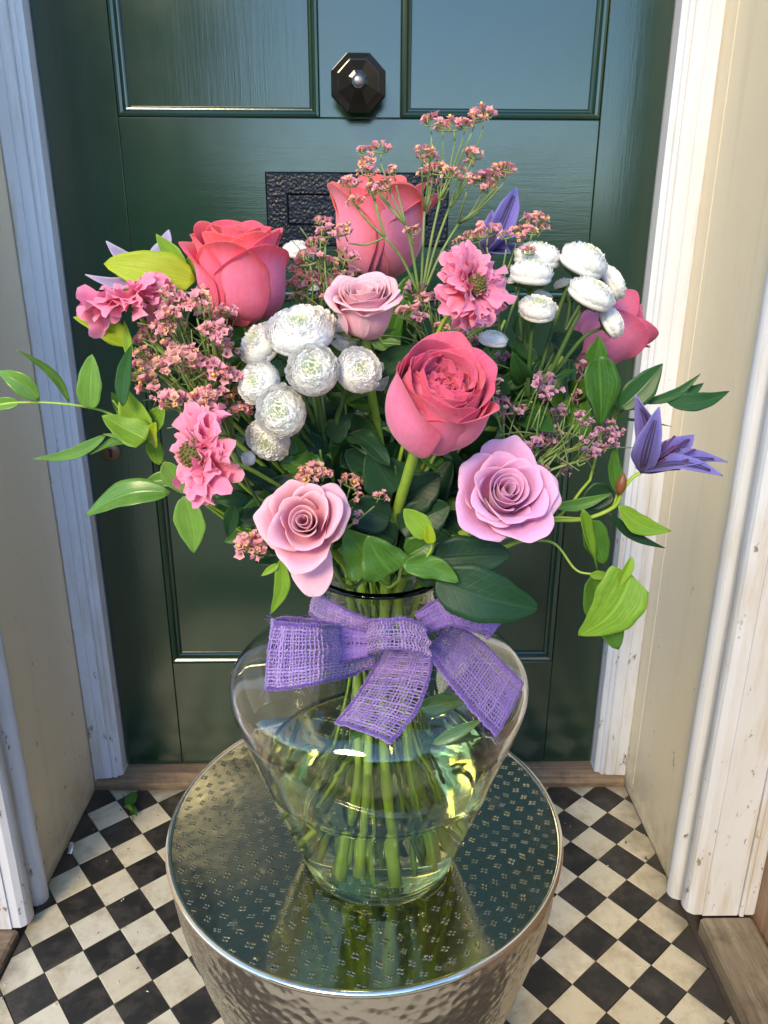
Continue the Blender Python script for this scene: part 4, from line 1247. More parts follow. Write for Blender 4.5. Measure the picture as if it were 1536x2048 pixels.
# ------------------------------------------------------------------ scabious
def scab_petal_mesh(seed, L=1.0, W=1.0):
    "frilled three lobed ray floret, unit length, growing along +X with the face up +Z"
    r_ = random.Random(seed); nu, nt = 15, 9
    a0, a1 = r_.uniform(0, 6), r_.uniform(0, 6)
    G = np.zeros((nt, nu, 3)); C = np.zeros((nt, nu, 3)); rv = r_.random()
    for j in range(nu):
        s = -1 + 2 * j / (nu - 1)
        T = (.66 + .34 * abs(math.cos(s * math.pi * 1.45)) ** .55) * (1 - .25 * abs(s) ** 3)
        for i in range(nt):
            t = i / (nt - 1); tt = t * T
            w = .10 + .62 * W * math.sin(min(1, tt * 1.3) * math.pi / 2) ** 1.6
            G[i, j] = (L * tt, s * w, .10 * math.sin(tt * 3) + .16 * tt ** 2 * math.sin(6 * s + a0) + .09 * tt ** 3 * math.sin(15 * s + a1) - .22 * tt ** 2 * s * s)
            C[i, j] = ((s + 1) / 2, t, rv)
    me = MB().grid(G, C).mesh('floret', M['scab'])
    return me
SP = [scab_petal_mesh(k, W=w) for k, w in enumerate((1.0, .9, 1.1, .95, 1.05))]
def cone_mesh(seed):
    r_ = random.Random(seed); mb = MB()
    for k in range(90):
        f = (k + .5) / 90; th = 1.45 * math.sqrt(f); ph = golden(k)
        c = np.array([math.sin(th) * math.cos(ph), math.sin(th) * math.sin(ph), math.cos(th) * 1.0])
        b = bmesh.new(); bmesh.ops.create_icosphere(b, subdivisions=1, radius=.085)
        vs_ = np.array([v.co[:] for v in b.verts]) + c; fs_ = [tuple(v.index for v in f_.verts) for f_ in b.faces]; b.free()
        mb.add(vs_, fs_, [(0, r_.random() * .6 + .4 * f, r_.random())] * len(vs_))
        if k % 2 == 0: mb.tube([c * .95, c * 1.12 + np.array([r_.gauss(0, .03), r_.gauss(0, .03), .02])], [.03, .012], 4)
    a = np.arange(14) * 2 * math.pi / 14
    mb.grid(np.array([[(r * math.cos(x), r * math.sin(x), z) for x in a] for r, z in ((.001, .93), (.5, .80), (.82, .42), (.92, .0), (.5, -.25))]), closed=True)
    return mb.mesh('seed_cone', M['scab_cone'])
CONE = cone_mesh(2)
def scabious(label, u, v, Y, rpx, axis, seed, cone_r=.33, cone_h=1.0, n_out=14, n_in=14, droop=.15, bias=0.0):
    px = PXM(u, v, Y); Rr = rpx * px; r_ = random.Random(seed)
    F = frame(AX(*axis), r_.uniform(0, 6)); c = P(u, v, Y)
    root = thing('scabious', label, 'scabious flower', c, 'scabious flowers')
    place('seed_cone', CONE, root, c, F @ np.diag([1, 1, cone_h]), Rr * cone_r)['kind'] = 'stuff'
    for n, rad, el, sc in ((n_out, .30, -droop, .68), (n_in, .28, .22, .62), (13, .24, .60, .50), (8, .18, .95, .34)):
        for k in range(n):
            a_ = k * 2 * math.pi / n + r_.uniform(-.26, .26) + (.3 if n == n_in else 0)
            e_ = el + r_.uniform(-.30, .32)
            out = np.array([math.cos(a_), math.sin(a_), 0]); dx = out * math.cos(e_) + np.array([0, 0, 1]) * math.sin(e_)
            sd = np.array([-math.sin(a_), math.cos(a_), 0]); up = np.cross(dx, sd)
            L3 = np.stack([dx, sd, up], 1)
            rr = Matrix.Rotation(r_.gauss(0, .5), 3, Vector(dx)); L3 = np.array(rr) @ L3
            place('floret', SP[r_.randrange(5)], root, c + F @ (out * rad * Rr + np.array([0, 0, -.06 * Rr])), F @ L3, Rr * sc * r_.uniform(.72, 1.2))
    for k in range(8):
        a_ = k * math.pi / 4; b_ = c + F @ np.array([.12 * math.cos(a_), .12 * math.sin(a_), -.18]) * Rr
        t_ = c + F @ np.array([.75 * math.cos(a_), .75 * math.sin(a_), -.22]) * Rr
        leaf(root, b_, t_, .16 * Rr, 'calyx', 'bract', nrm=-F[:, 2], nt=7, nu=3)
    add_stem(root, c - F[:, 2] * .16 * Rr, F[:, 2], .0014, 'stem')
    return root
scabious('pink scabious flower seen from the side at far upper left', 260, 596, .465, 98, (-.30, .86, .36), 1, droop=.05, cone_r=.2)
scabious('bright pink scabious with brown cone turned left below pink statice', 398, 908, .415, 104, (-.80, -.08, .58), 2, cone_r=.30, cone_h=1.3, droop=.10)
scabious('pink frilly scabious with olive cone right of the top rose', 948, 572, .440, 92, (.66, .08, .74), 3, cone_r=.27, droop=.10)

# ------------------------------------------------------------------ clematis
def clematis(label, base, Yb, sepals, mat, stem_pts=None, stamens=None, group='clematis flowers', ribs=True):
    bp = P(*base, Yb)
    root = thing('clematis', label, 'clematis flower', bp, group)
    for (tu, tv), Yt, wpx, kw in sepals:
        tp = P(tu, tv, Yt); w = wpx * PXM(tu, tv, Yt)
        kw = dict(kw); kw.setdefault('fold', .45)
        nr = kw.pop('nrm', None)
        G, C = leaf_mesh(bp, tp, w, nrm=nr, shape='lance', nt=19, nu=9, wave=.04, seed=int(tu), **kw)
        o = MB().grid(G, C).build('sepal', M[mat], root)
        sm = o.modifiers.new('thickness', 'SOLIDIFY'); sm.thickness = .0006
        if ribs:
            for j in (3, 4, 5):
                line = G[:16, j]
                nn = np.cross(G[8, 8] - G[8, 0], G[9, 4] - G[7, 4]); nn /= np.linalg.norm(nn)
                if nn @ FW > 0: nn = -nn
                MB().tube(line + nn * .0005, np.linspace(.0008, .0004, 16) * (1.0 if j == 4 else .7), 5).build('rib', M['clematis_rib'], o)
    if stamens:
        st = P(*stamens[0], stamens[1]); mb = MB(); r_ = random.Random(2)
        for k in range(26):
            d = (st - bp); L = np.linalg.norm(d); d = d / L + np.array([r_.gauss(0, .22), r_.gauss(0, .22), r_.gauss(0, .22)])
            mb.tube([bp + d * L * .3, bp + d * L * r_.uniform(.85, 1.1)], [.0005, .0008], 4)
        mb.build('stamens', M['stamen'], root)['kind'] = 'stuff'
    if stem_pts is not None:
        pts = [P(a_, b_, y_) for a_, b_, y_ in stem_pts]
        full = np.vstack([spline([bp] + pts, 18), stem_path(pts[-1], AX(.6, .6, .1), 26)[1:]])
        MB().tube(full, np.linspace(.0012, .0019, len(full)), 7).build('stem', M['stem'], root)
    return root
c1 = clematis('violet blue clematis bell with pointed sepals at far right', (1284, 944), .470, [
    ((1271, 789), .462, 60, dict(bend=-.05, side=.10, nrm=AX(-.7, 0, .7))), ((1318, 815), .455, 58, dict(bend=.06, side=-.02, nrm=AX(-.2, .2, .9))),
    ((1388, 870), .490, 56, dict(bend=.05, side=.04, nrm=AX(.3, .5, .6))), ((1456, 926), .465, 62, dict(bend=.10, nrm=AX(.0, .75, .55))), ((1447, 950), .455, 48, dict(bend=.16, nrm=AX(.1, .6, .75)))],
    'clematis', [(1262, 958, .472), (1243, 985, .474), (1228, 1014, .478), (1170, 1038, .484), (1105, 1040, .490)], ((1345, 905), .468))
_G, _C = leaf_mesh(P(1238, 985, .470), P(1247, 945, .470), 22 * PXM(1240, 965, .47), fold=-.6, shape='oval')
MB().tube(spline([P(1238, 988, .471), P(1243, 966, .471), P(1248, 946, .471)], 8), np.array([.0012, .0026, .0033, .0035, .0033, .0027, .0016, .0005]), 8).build('bud', M['stem_brown'], c1)
clematis('violet clematis peeping up behind the pink statice at upper right', (978, 508), .515, [
    ((1034, 374), .53, 56, dict(bend=.10, side=-.06, nrm=AX(.5, .2, .8))), ((984, 420), .52, 50, dict(bend=.05, side=.02)), ((1034, 470), .50, 50, dict(bend=.08, nrm=AX(.2, .6, .8))),
    ((1100, 497), .52, 30, dict(bend=.05, nrm=AX(0, .8, .4))), ((1020, 505), .50, 44, dict(bend=.05, nrm=AX(0, .5, .8)))],
    'clematis', [(968, 540, .52), (955, 600, .525)])
clematis('faded lilac clematis with curled sepals behind lime leaves at upper left', (300, 540), .505, [
    ((336, 458), .52, 40, dict(bend=.05, side=.16, nrm=AX(-.3, .1, .9))), ((212, 482), .50, 32, dict(bend=.06, side=-.10)), ((170, 548), .49, 28, dict(bend=.05, side=-.22)), ((168, 604), .485, 28, dict(bend=.05, side=-.20)),
    ((350, 500), .53, 26, dict(bend=.05, side=-.12))],
    'clematis_pale', [(330, 590, .505), (380, 680, .51)], ribs=False)

# ------------------------------------------------------------------ foliage sprigs
def sprig(name, label, cat, stem_px, r, mat_stem_='stem', group='foliage sprigs', join=True):
    pts = [P(*p) for p in stem_px]
    root = thing(name, label, cat, pts[-1], group)
    line = spline(pts, 24) if len(pts) > 2 else spline(pts, 10)
    if join:
        line = np.vstack([line, stem_path(pts[-1], (pts[-2] - pts[-1]) / np.linalg.norm(pts[-2] - pts[-1]), 24)[1:]])
    MB().tube(line, np.linspace(r * .6, r, len(line)), 7).build('stem', M[mat_stem_], root)
    return root
def leaves(root, rows):
    for b, t, w, Y, mat, kw in rows:
        kw = dict(kw); Y2 = kw.pop('Y2', None)
        px_leaf(root, b, t, w, Y, mat, Y2, **kw)

s1 = sprig('ruscus_sprig', 'long ruscus sprig reaching over the left door frame', 'leaf sprig', [(-14, 812, .452), (38, 805, .452), (130, 808, .456), (215, 825, .462), (285, 872, .468), (330, 930, .474), (420, 1010, .484)], .0011, 'stem')
leaves(s1, [((78, 800), (-6, 742), 44, .452, 'ruscus', dict(fold=.35, bend=.12, shape='lance', side=.10)), ((40, 805), (-40, 812), 28, .452, 'ruscus', dict(fold=.4)),
    ((139, 806), (30, 698), 18, .456, 'ruscus', dict(fold=.3, side=.12, Y2=.44)), ((180, 818), (184, 708), 52, .456, 'ruscus', dict(fold=.22, shape='oval', bend=.05, seed=3)),
    ((246, 812), (264, 688), 34, .448, 'ruscus_dk', dict(fold=.2, side=-.06)), ((212, 870), (66, 918), 26, .455, 'ruscus', dict(fold=.3, side=-.10, Y2=.44)),
    ((300, 884), (178, 908), 40, .450, 'ruscus', dict(fold=.3, side=.16, nrm=AX(0, .7, .7))), ((305, 882), (205, 868), 16, .452, 'ruscus', dict(fold=.2))])
s2 = sprig('clematis_leaf_sprig', 'curled light green clematis leaves beside the left statice', 'leaf sprig', [(225, 800, .462), (262, 845, .466), (300, 890, .470), (400, 1000, .484)], .0011, 'stem')
leaves(s2, [((292, 880), (204, 832), 64, .448, 'leaf_light', dict(fold=.3, shape='heart', wave=.06, nrm=AX(-.3, .5, .8))), ((290, 880), (248, 776), 60, .458, 'leaf_light', dict(fold=.5, shape='oval', wave=.05)),
    ((292, 878), (222, 785), 40, .468, 'leaf_light', dict(fold=.3, shape='oval')), ((300, 885), (312, 845), 40, .460, 'leaf_lime', dict(fold=.3, shape='heart', Y2=.445)), ((300, 855), (330, 810), 42, .462, 'leaf_light', dict(fold=.3, shape='heart')),
    ((318, 930), (300, 850), 34, .47, 'leaf_light', dict(fold=.4))])
s3 = sprig('lime_leaf_sprig', 'bright lime green leaf sprig above the side-on pink scabious', 'leaf sprig', [(255, 688, .468), (285, 712, .47), (330, 750, .476), (420, 900, .486)], .0013, 'stem')
leaves(s3, [((258, 690), (146, 634), 52, .462, 'leaf_lime', dict(fold=.4, side=.10, shape='lance', wave=.05)), ((390, 560), (208, 528), 82, .485, 'leaf_lime', dict(fold=.18, shape='oval', bend=.08, wave=.03)),
    ((372, 548), (312, 468), 40, .490, 'leaf_light', dict(fold=.5, shape='lance')), ((395, 560), (386, 504), 46, .495, 'leaf_light', dict(fold=.3, shape='oval')), ((262, 720), (248, 640), 20, .462, 'leaf_light', dict(fold=.4))])
s4 = sprig('ruscus_sprig', 'broad glossy ruscus leaves hanging below the brown-coned scabious', 'leaf sprig', [(345, 975, .440), (375, 962, .452), (430, 990, .468), (520, 1060, .480)], .0011, 'stem')
leaves(s4, [((342, 986), (168, 1032), 66, .438, 'ruscus', dict(fold=.28, bend=.10, side=.06, nrm=AX(0, .45, .9))), ((372, 962), (280, 972), 36, .455, 'ruscus', dict(fold=.3, side=.10)), ((368, 992), (388, 1106), 64, .435, 'ruscus', dict(fold=.30, side=-.05, bend=.05)),
    ((328, 924), (368, 988), 44, .440, 'ruscus', dict(fold=.35)), ((470, 1010), (455, 1075), 34, .46, 'ruscus_dk', dict()), ((500, 1000), (430, 1000), 36, .465, 'ruscus_dk', dict(bend=.1)), ((520, 1030), (465, 1045), 44, .465, 'ruscus_dk', dict(bend=.1))])
s5 = sprig('ruscus_sprig', 'dark ruscus sprig crossing the right door frame above the clematis', 'leaf sprig', [(1395, 775, .495), (1330, 800, .490), (1262, 812, .488), (1210, 850, .490), (1130, 940, .494)], .0011, 'stem_dk')
leaves(s5, [((1238, 818), (1326, 727), 62, .480, 'ruscus_dk', dict(fold=.2, side=.03)), ((1288, 806), (1402, 747), 22, .488, 'ruscus_dk', dict(side=.10)), ((1330, 800), (1460, 782), 40, .486, 'ruscus_dk', dict(side=.10, fold=.2)),
    ((1335, 790), (1408, 766), 30, .494, 'ruscus_dk', dict(side=.12)), ((1285, 812), (1300, 770), 20, .49, 'ruscus', dict()), ((1225, 838), (1345, 853), 6, .49, 'ruscus_dk', dict(side=-.03))])
s6 = sprig('clematis_leaf_sprig', 'twisted green clematis leaf hanging under the dusky rose', 'leaf sprig', [(1192, 700, .485), (1202, 760, .484), (1205, 850, .486), (1180, 960, .490)], .0012, 'stem')
leaves(s6, [((1200, 712), (1200, 852), 78, .470, 'leaf_mid', dict(fold=.3, shape='oval', twist=.5, wave=.04)), ((1188, 735), (1198, 672), 46, .478, 'leaf_mid', dict(fold=.4)), ((1216, 800), (1222, 862), 34, .490, 'leaf_mid', dict()), ((1165, 700), (1100, 672), 60, .50, 'leaf_dark', dict(shape='oval'))])
s7 = sprig('clematis_leaf_sprig', 'clematis shoot with light leaves below the blue bell at right', 'leaf sprig', [(1232, 890, .476), (1237, 960, .477), (1222, 1018, .480), (1170, 1036, .484), (1105, 1036, .488), (1050, 1060, .492)], .0012, 'stem')
leaves(s7, [((1236, 1012), (1342, 1062), 44, .470, 'leaf_light', dict(fold=.25, side=.12)), ((1218, 1026), (1330, 1096), 22, .474, 'leaf_dark', dict(side=.08, fold=.2)), ((1238, 988), (1230, 888), 30, .472, 'leaf_mid', dict(fold=.35, side=-.05)),
    ((1226, 984), (1160, 1012), 58, .486, 'leaf_dark', dict(shape='oval', side=.05)), ((1108, 1014), (1224, 986), 26, .478, 'leaf_mid', dict(side=.06, fold=.3)), ((1165, 1018), (1192, 1142), 34, .468, 'leaf_light', dict(twist=1.4, fold=.5, wave=.08)),
    ((1178, 1040), (1208, 1128), 56, .475, 'leaf_mid', dict(shape='oval', fold=.3))])
s8 = sprig('clematis_leaf_sprig', 'big heart shaped lime leaf hanging lowest at right', 'leaf sprig', [(1228, 1152, .462), (1182, 1148, .464), (1150, 1138, .468), (1110, 1088, .474), (1060, 1080, .484)], .0011, 'stem')
leaves(s8, [((1262, 1148), (1156, 1270), 108, .448, 'leaf_light', dict(shape='heart', fold=.15, bend=.10, side=-.10, nt=25, nu=11)), ((1264, 1114), (1236, 1176), 22, .446, 'leaf_light', dict(fold=.8)), ((1186, 1146), (1236, 1298), 78, .462, 'leaf_mid', dict(shape='oval', fold=.35, side=.02)),
    ((1180, 1150), (1225, 1152), 20, .46, 'leaf_light', dict())])
s9 = sprig('rose_leaf_sprig', 'two big dark glossy serrated leaves over the vase rim at right', 'leaf sprig', [(880, 1150, .440), (850, 1140, .455), (820, 1150, .47)], .0014, 'stem_dk')
leaves(s9, [((872, 1158), (1078, 1218), 116, .415, 'leaf_dark', dict(shape='oval', fold=.14, bend=.05, serr=.05, nt=33, side=.03)), ((868, 1118), (1022, 1108), 96, .432, 'leaf_dark', dict(shape='oval', fold=.14, bend=.06, serr=.05, nt=33)),
    ((900, 1090), (840, 1060), 50, .455, 'leaf_dark', dict(shape='oval'))])
s10 = sprig('clematis_leaf_sprig', 'young clematis shoot with yellowish leaf at the vase mouth', 'leaf sprig', [(862, 1078, .405), (862, 1100, .408), (842, 1122, .415), (805, 1134, .425), (798, 1160, .44)], .0012, 'stem')
leaves(s10, [((858, 1072), (808, 1018), 48, .402, 'leaf_light', dict(fold=.25, shape='oval')), ((861, 1088), (856, 1046), 24, .398, 'leaf_lime', dict(fold=.5, shape='oval')), ((806, 1128), (918, 1164), 50, .408, 'leaf_mid', dict(fold=.3, shape='oval', wave=.12, side=-.10)),
    ((742, 1146), (688, 1058), 92, .420, 'leaf_mid', dict(shape='heart', fold=.15, wave=.07, side=.06)), ((785, 1148), (734, 1072), 96, .415, 'leaf_mid', dict(shape='heart', fold=.15, wave=.05, side=-.04)), ((812, 1112), (870, 1080), 60, .43, 'leaf_mid', dict(shape='oval'))])
s11 = sprig('ruscus_sprig', 'narrow light leaves dangling under the blush rose', 'leaf sprig', [(562, 1120, .432), (600, 1130, .445), (660, 1150, .470)], .0009, 'stem')
leaves(s11, [((562, 1118), (541, 1228), 34, .425, 'leaf_light', dict(fold=.3, side=-.10)), ((558, 1128), (522, 1152), 16, .425, 'leaf_light', dict()), ((545, 1030), (480, 1040), 46, .455, 'leaf_dark', dict())])
# leaves that slipped into the vase
s12 = sprig('submerged_leaf_sprig', 'green leaves inside the vase above the water line at right', 'leaf sprig', [(850, 1380, .50), (830, 1250, .51)], .0010, 'stem', join=False)
leaves(s12, [((838, 1418), (935, 1398), 42, .500, 'leaf_mid', dict(shape='oval', fold=.15)), ((865, 1488), (965, 1440), 30, .480, 'ruscus', dict()), ((840, 1480), (968, 1476), 26, .490, 'ruscus_dk', dict()), ((730, 1440), (700, 1480), 30, .49, 'leaf_mid', dict()), ((780, 1380), (720, 1400), 40, .50, 'leaf_mid', dict(shape='oval'))])

s13 = sprig('rose_leaf_sprig', 'large dark rose leaves in the shadow between the two lower roses', 'leaf sprig', [(790, 930, .452), (800, 1010, .458), (790, 1090, .468), (780, 1140, .485)], .0015, 'stem_dk')
leaves(s13, [((790, 985), (735, 905), 92, .452, 'leaf_dark', dict(shape='oval', serr=.05, nt=24)), ((800, 1010), (880, 950), 88, .462, 'leaf_dark', dict(shape='oval', serr=.05, nt=24)), ((780, 1040), (690, 1010), 84, .452, 'leaf_dark', dict(shape='oval', serr=.05, nt=24)),
    ((800, 1060), (900, 1010), 90, .458, 'leaf_dark', dict(shape='oval', serr=.05, nt=24)), ((790, 1085), (720, 1050), 70, .455, 'leaf_dark', dict(shape='oval')), ((810, 1100), (900, 1080), 84, .452, 'leaf_dark', dict(shape='oval', serr=.05, nt=24)), ((770, 960), (690, 900), 70, .468, 'leaf_dark', dict(shape='oval')),
    ((760, 1100), (700, 1130), 60, .45, 'ruscus_dk', dict(shape='oval')), ((830, 1140), (900, 1150), 60, .45, 'leaf_dark', dict(shape='oval'))])
s14 = sprig('chrysanthemum_leaf_sprig', 'lobed olive leaves under the lowest white pompon', 'leaf sprig', [(640, 900, .448), (650, 960, .462), (690, 1050, .478)], .0012, 'stem')
leaves(s14, [((650, 935), (560, 925), 56, .446, 'leaf_mid', dict(shape='oval', wave=.18, fold=.3, serr=.25, nt=24)), ((640, 960), (520, 975), 50, .455, 'leaf_dark', dict(shape='oval', wave=.1)), ((660, 880), (700, 830), 46, .456, 'leaf_dark', dict(shape='oval', serr=.2, nt=20)), ((650, 910), (600, 860), 44, .462, 'leaf_dark', dict(shape='oval')), ((600, 985), (540, 1040), 46, .455, 'leaf_dark', dict(shape='oval')), ((560, 960), (480, 940), 40, .46, 'leaf_dark', dict())])
# dense dark greenery in the heart of the bouquet
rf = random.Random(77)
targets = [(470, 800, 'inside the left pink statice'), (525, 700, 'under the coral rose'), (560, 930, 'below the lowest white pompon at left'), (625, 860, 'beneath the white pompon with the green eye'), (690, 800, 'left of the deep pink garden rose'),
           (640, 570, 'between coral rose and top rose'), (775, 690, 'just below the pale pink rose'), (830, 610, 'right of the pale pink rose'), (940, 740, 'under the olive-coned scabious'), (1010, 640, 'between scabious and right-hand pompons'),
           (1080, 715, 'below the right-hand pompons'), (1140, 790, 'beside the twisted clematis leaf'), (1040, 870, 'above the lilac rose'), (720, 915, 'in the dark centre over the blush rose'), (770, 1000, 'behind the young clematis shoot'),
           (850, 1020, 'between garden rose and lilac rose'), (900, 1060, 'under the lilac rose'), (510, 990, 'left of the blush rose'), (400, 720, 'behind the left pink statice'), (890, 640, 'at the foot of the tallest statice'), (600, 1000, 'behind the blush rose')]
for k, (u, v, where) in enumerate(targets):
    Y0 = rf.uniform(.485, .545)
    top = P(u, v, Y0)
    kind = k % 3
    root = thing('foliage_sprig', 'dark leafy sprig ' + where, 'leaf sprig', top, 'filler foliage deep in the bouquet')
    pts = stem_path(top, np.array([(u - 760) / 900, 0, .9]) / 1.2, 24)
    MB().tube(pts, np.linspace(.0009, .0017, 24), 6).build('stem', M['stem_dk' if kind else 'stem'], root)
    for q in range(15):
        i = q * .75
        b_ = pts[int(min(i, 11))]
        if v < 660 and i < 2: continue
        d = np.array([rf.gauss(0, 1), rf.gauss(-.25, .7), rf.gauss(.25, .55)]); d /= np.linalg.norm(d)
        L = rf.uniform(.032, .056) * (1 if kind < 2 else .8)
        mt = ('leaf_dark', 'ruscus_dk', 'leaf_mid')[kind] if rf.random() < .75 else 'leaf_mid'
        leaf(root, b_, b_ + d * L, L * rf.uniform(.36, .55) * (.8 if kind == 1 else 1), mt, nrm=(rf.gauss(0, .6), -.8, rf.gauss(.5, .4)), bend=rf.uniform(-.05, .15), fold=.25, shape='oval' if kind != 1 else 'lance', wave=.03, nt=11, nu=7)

# ------------------------------------------------------------------ burlap bow
M['thread'] = mat_thread('lilac_burlap_thread', (0.13, 0.068, 0.36), (0.46, 0.31, 0.60))
M['thread_v'] = mat_thread('violet_burlap_thread', (0.10, 0.05, 0.38), (0.34, 0.21, 0.58))
M['edge'] = mat_thread('purple_overlock_thread', (0.11, 0.045, 0.34), (0.22, 0.11, 0.48))
bow = thing('ribbon_bow', 'purple open-weave burlap ribbon bow tied round the vase neck', 'bow', P(790, 1260, .43))
def weave(name, A, B, nwarp, nweft, mat='thread', th=.00060, seed=0, bulge=0.0, ends=True, pleat=0.0, all_pleat=False):
    "woven strip between two edge lines: separate warp and weft threads passing over and under"
    nwarp, nweft = int(nwarp * 1.6), int(nweft * 1.5)
    r_ = random.Random(seed)
    n = nweft * 2 + 1
    A, B = spline(A, n), spline(B, n)
    S = np.linspace(0, 1, nwarp * 2 + 1)
    G = A[:, None] * (1 - S[None, :, None]) + B[:, None] * S[None, :, None]
    tu = np.gradient(G, axis=0); tv = np.gradient(G, axis=1)
    N = np.cross(tu, tv); N /= np.linalg.norm(N, axis=2)[..., None] + 1e-12
    if (N.mean((0, 1)) @ FW) > 0: N = -N
    G = G + N * (bulge * np.sin(math.pi * S)[None, :, None])
    if pleat:
        dec = np.ones(n) if all_pleat else np.exp(-np.arange(n) / n * 4.5)
        G = G + N * (pleat * dec[:, None] * np.sin(2 * math.pi * 2.6 * S + seed)[None, :])[..., None]
    for i in range(n):
        for j in range(len(S)):
            p = G[i, j]
            G[i, j] = p + N[i, j] * .0012 * mnoise.noise(Vector(p * 60)) + .0007 * np.array(mnoise.noise_vector(Vector(p * 260)))
    mb = MB()
    amp = th * .75
    def thread(line, rv, rad):
        k0 = mb.n
        mb.tube(line, rad, 5, flat=.8, caps=False)
        mb.c[-1][:, 2] = rv
    for j in range(0, len(S)):            # lengthwise
        if j % 2 == 0 and 0 < j < len(S) - 1 and r_.random() < .03: continue
        if j % 2: continue
        ph = (j // 2) % 2
        line = np.array([G[i, j] + N[i, j] * amp * (0 if i % 2 else (1 if (i // 2 + ph) % 2 else -1)) for i in range(n)])
        thread(line, r_.random(), th * r_.uniform(.6, 1.25))
    for i in range(0, n, 2):              # crosswise
        ph = (i // 2) % 2
        line = np.array([G[i, j] + N[i, j] * amp * (0 if j % 2 else (-1 if (j // 2 + ph) % 2 else 1)) for j in range(len(S))])
        thread(line, r_.random(), th * r_.uniform(.6, 1.35))
    o = mb.build(name, M[mat], bow)
    o['kind'] = 'stuff'
    # overlocked edges and frayed hairs
    me = MB()
    for E, inn in ((0, 2), (len(S) - 1, len(S) - 3)):
        fine = []
        for i in range(n - 1):
            for q in range(3):
                t = q / 3
                p = G[i, E] * (1 - t) + G[i + 1, E] * t; p2 = G[i, inn] * (1 - t) + G[i + 1, inn] * t; nn = N[i, E]
                w = (i * 3 + q)
                fine.append(p + (p2 - p) * (.45 + .5 * math.sin(w * 1.6)) + nn * (.0009 + .0005 * math.cos(w * 1.6)))
        me.tube(np.array(fine), th * .72, 4, caps=False)
        me.tube(G[:, E] + N[:, E] * .0002, th * .95, 5)
    for k in range(60):
        i = r_.randrange(n); E = r_.choice((0, len(S) - 1))
        p = G[i, E]; d = np.array([r_.gauss(0, 1), r_.gauss(-.3, .6), r_.gauss(0, 1)]); d /= np.linalg.norm(d)
        me.tube(spline([p, p + d * .002, p + d * r_.uniform(.003, .007) + np.array([0, 0, -.001])], 5), .00012, 3, caps=False)
    if ends:
        for row in (0, n - 1):
            line = []
            for j in range(len(S) - 1):
                for q in range(3):
                    t = q / 3; p = G[row, j] * (1 - t) + G[row, j + 1] * t; p2 = G[row + (2 if row == 0 else -2), j]
                    line.append(p + (p2 - G[row, j]) * (.4 + .5 * math.sin((j * 3 + q) * 1.6)) + N[row, j] * (.0009 + .0005 * math.cos((j * 3 + q) * 1.6)))
            me.tube(np.array(line), th * .7, 4, caps=False)
    x = me.build('stitched_edge', M['edge'], o)
    x['kind'] = 'stuff'
    return o
V = on_vase
def off(p, d): return p + (-FW) * d
# left loop: front face, folding back to the neck band
weave('loop', [off(V(752, 1262), .010), off(V(700, 1248), .016), P(640, 1250, .405), P(585, 1246, .402), P(548, 1243, .408)],
      [off(V(748, 1322), .012), off(V(700, 1345), .014), P(640, 1366, .392), P(580, 1378, .388), P(532, 1380, .394)], 12, 24, 'thread', seed=1, bulge=.002, ends=False, pleat=.0028)
weave('loop_back', [P(548, 1243, .408), P(549, 1238, .424), P(590, 1236, .436), P(660, 1245, .440), P(735, 1262, .436)], [P(532, 1380, .394), P(540, 1372, .412), P(590, 1352, .424), P(660, 1330, .430), P(735, 1312, .430)], 13, 25, 'thread_v', seed=2, ends=False)
# band round the neck
def neck(a, z, r=.0475): return np.array([VX + r * math.cos(a), VY + r * math.sin(a), z])
weave('neck_band', [P(752, 1242, .452), P(700, 1222, .455), P(655, 1198, .470), P(628, 1178, .490)], [P(758, 1280, .445), P(700, 1262, .448), P(640, 1243, .462), P(618, 1226, .488)], 8, 15, 'thread', seed=3, ends=False, pleat=.0016)
weave('loop', [P(830, 1228, .446), P(872, 1200, .452), P(930, 1178, .462), P(985, 1188, .470), P(1014, 1232, .470)], [P(848, 1268, .440), P(900, 1252, .444), P(945, 1262, .450), P(975, 1268, .455), P(972, 1278, .458)], 12, 24, 'thread_v', seed=4, ends=False, pleat=.0026)
# tails
weave('tail', [off(V(768, 1290), .012), off(V(742, 1340), .007), off(V(708, 1395), .005), off(V(671, 1442), .005)], [off(V(862, 1300), .013), off(V(858, 1350), .008), off(V(832, 1420), .006), off(V(782, 1482), .006)], 12, 22, 'thread', seed=5, bulge=.003, pleat=.0026)
weave('tail', [off(V(852, 1300), .014), off(V(890, 1350), .009), off(V(938, 1412), .007), off(V(990, 1466), .006)], [off(V(880, 1236), .016), off(V(940, 1262), .012), off(V(1000, 1318), .008), off(V(1043, 1364), .006)], 12, 27, 'thread_v', seed=6, bulge=.003, pleat=.0026)
# knot wrapped over the middle
weave('knot', [P(738, 1240, .4255), P(775, 1236, .4185), P(815, 1236, .4185), P(848, 1252, .4225)], [P(742, 1308, .4245), P(780, 1300, .4145), P(822, 1304, .4145), P(858, 1318, .4205)], 8, 13, 'thread', seed=7, bulge=.0035, ends=False, pleat=.0017, all_pleat=True)

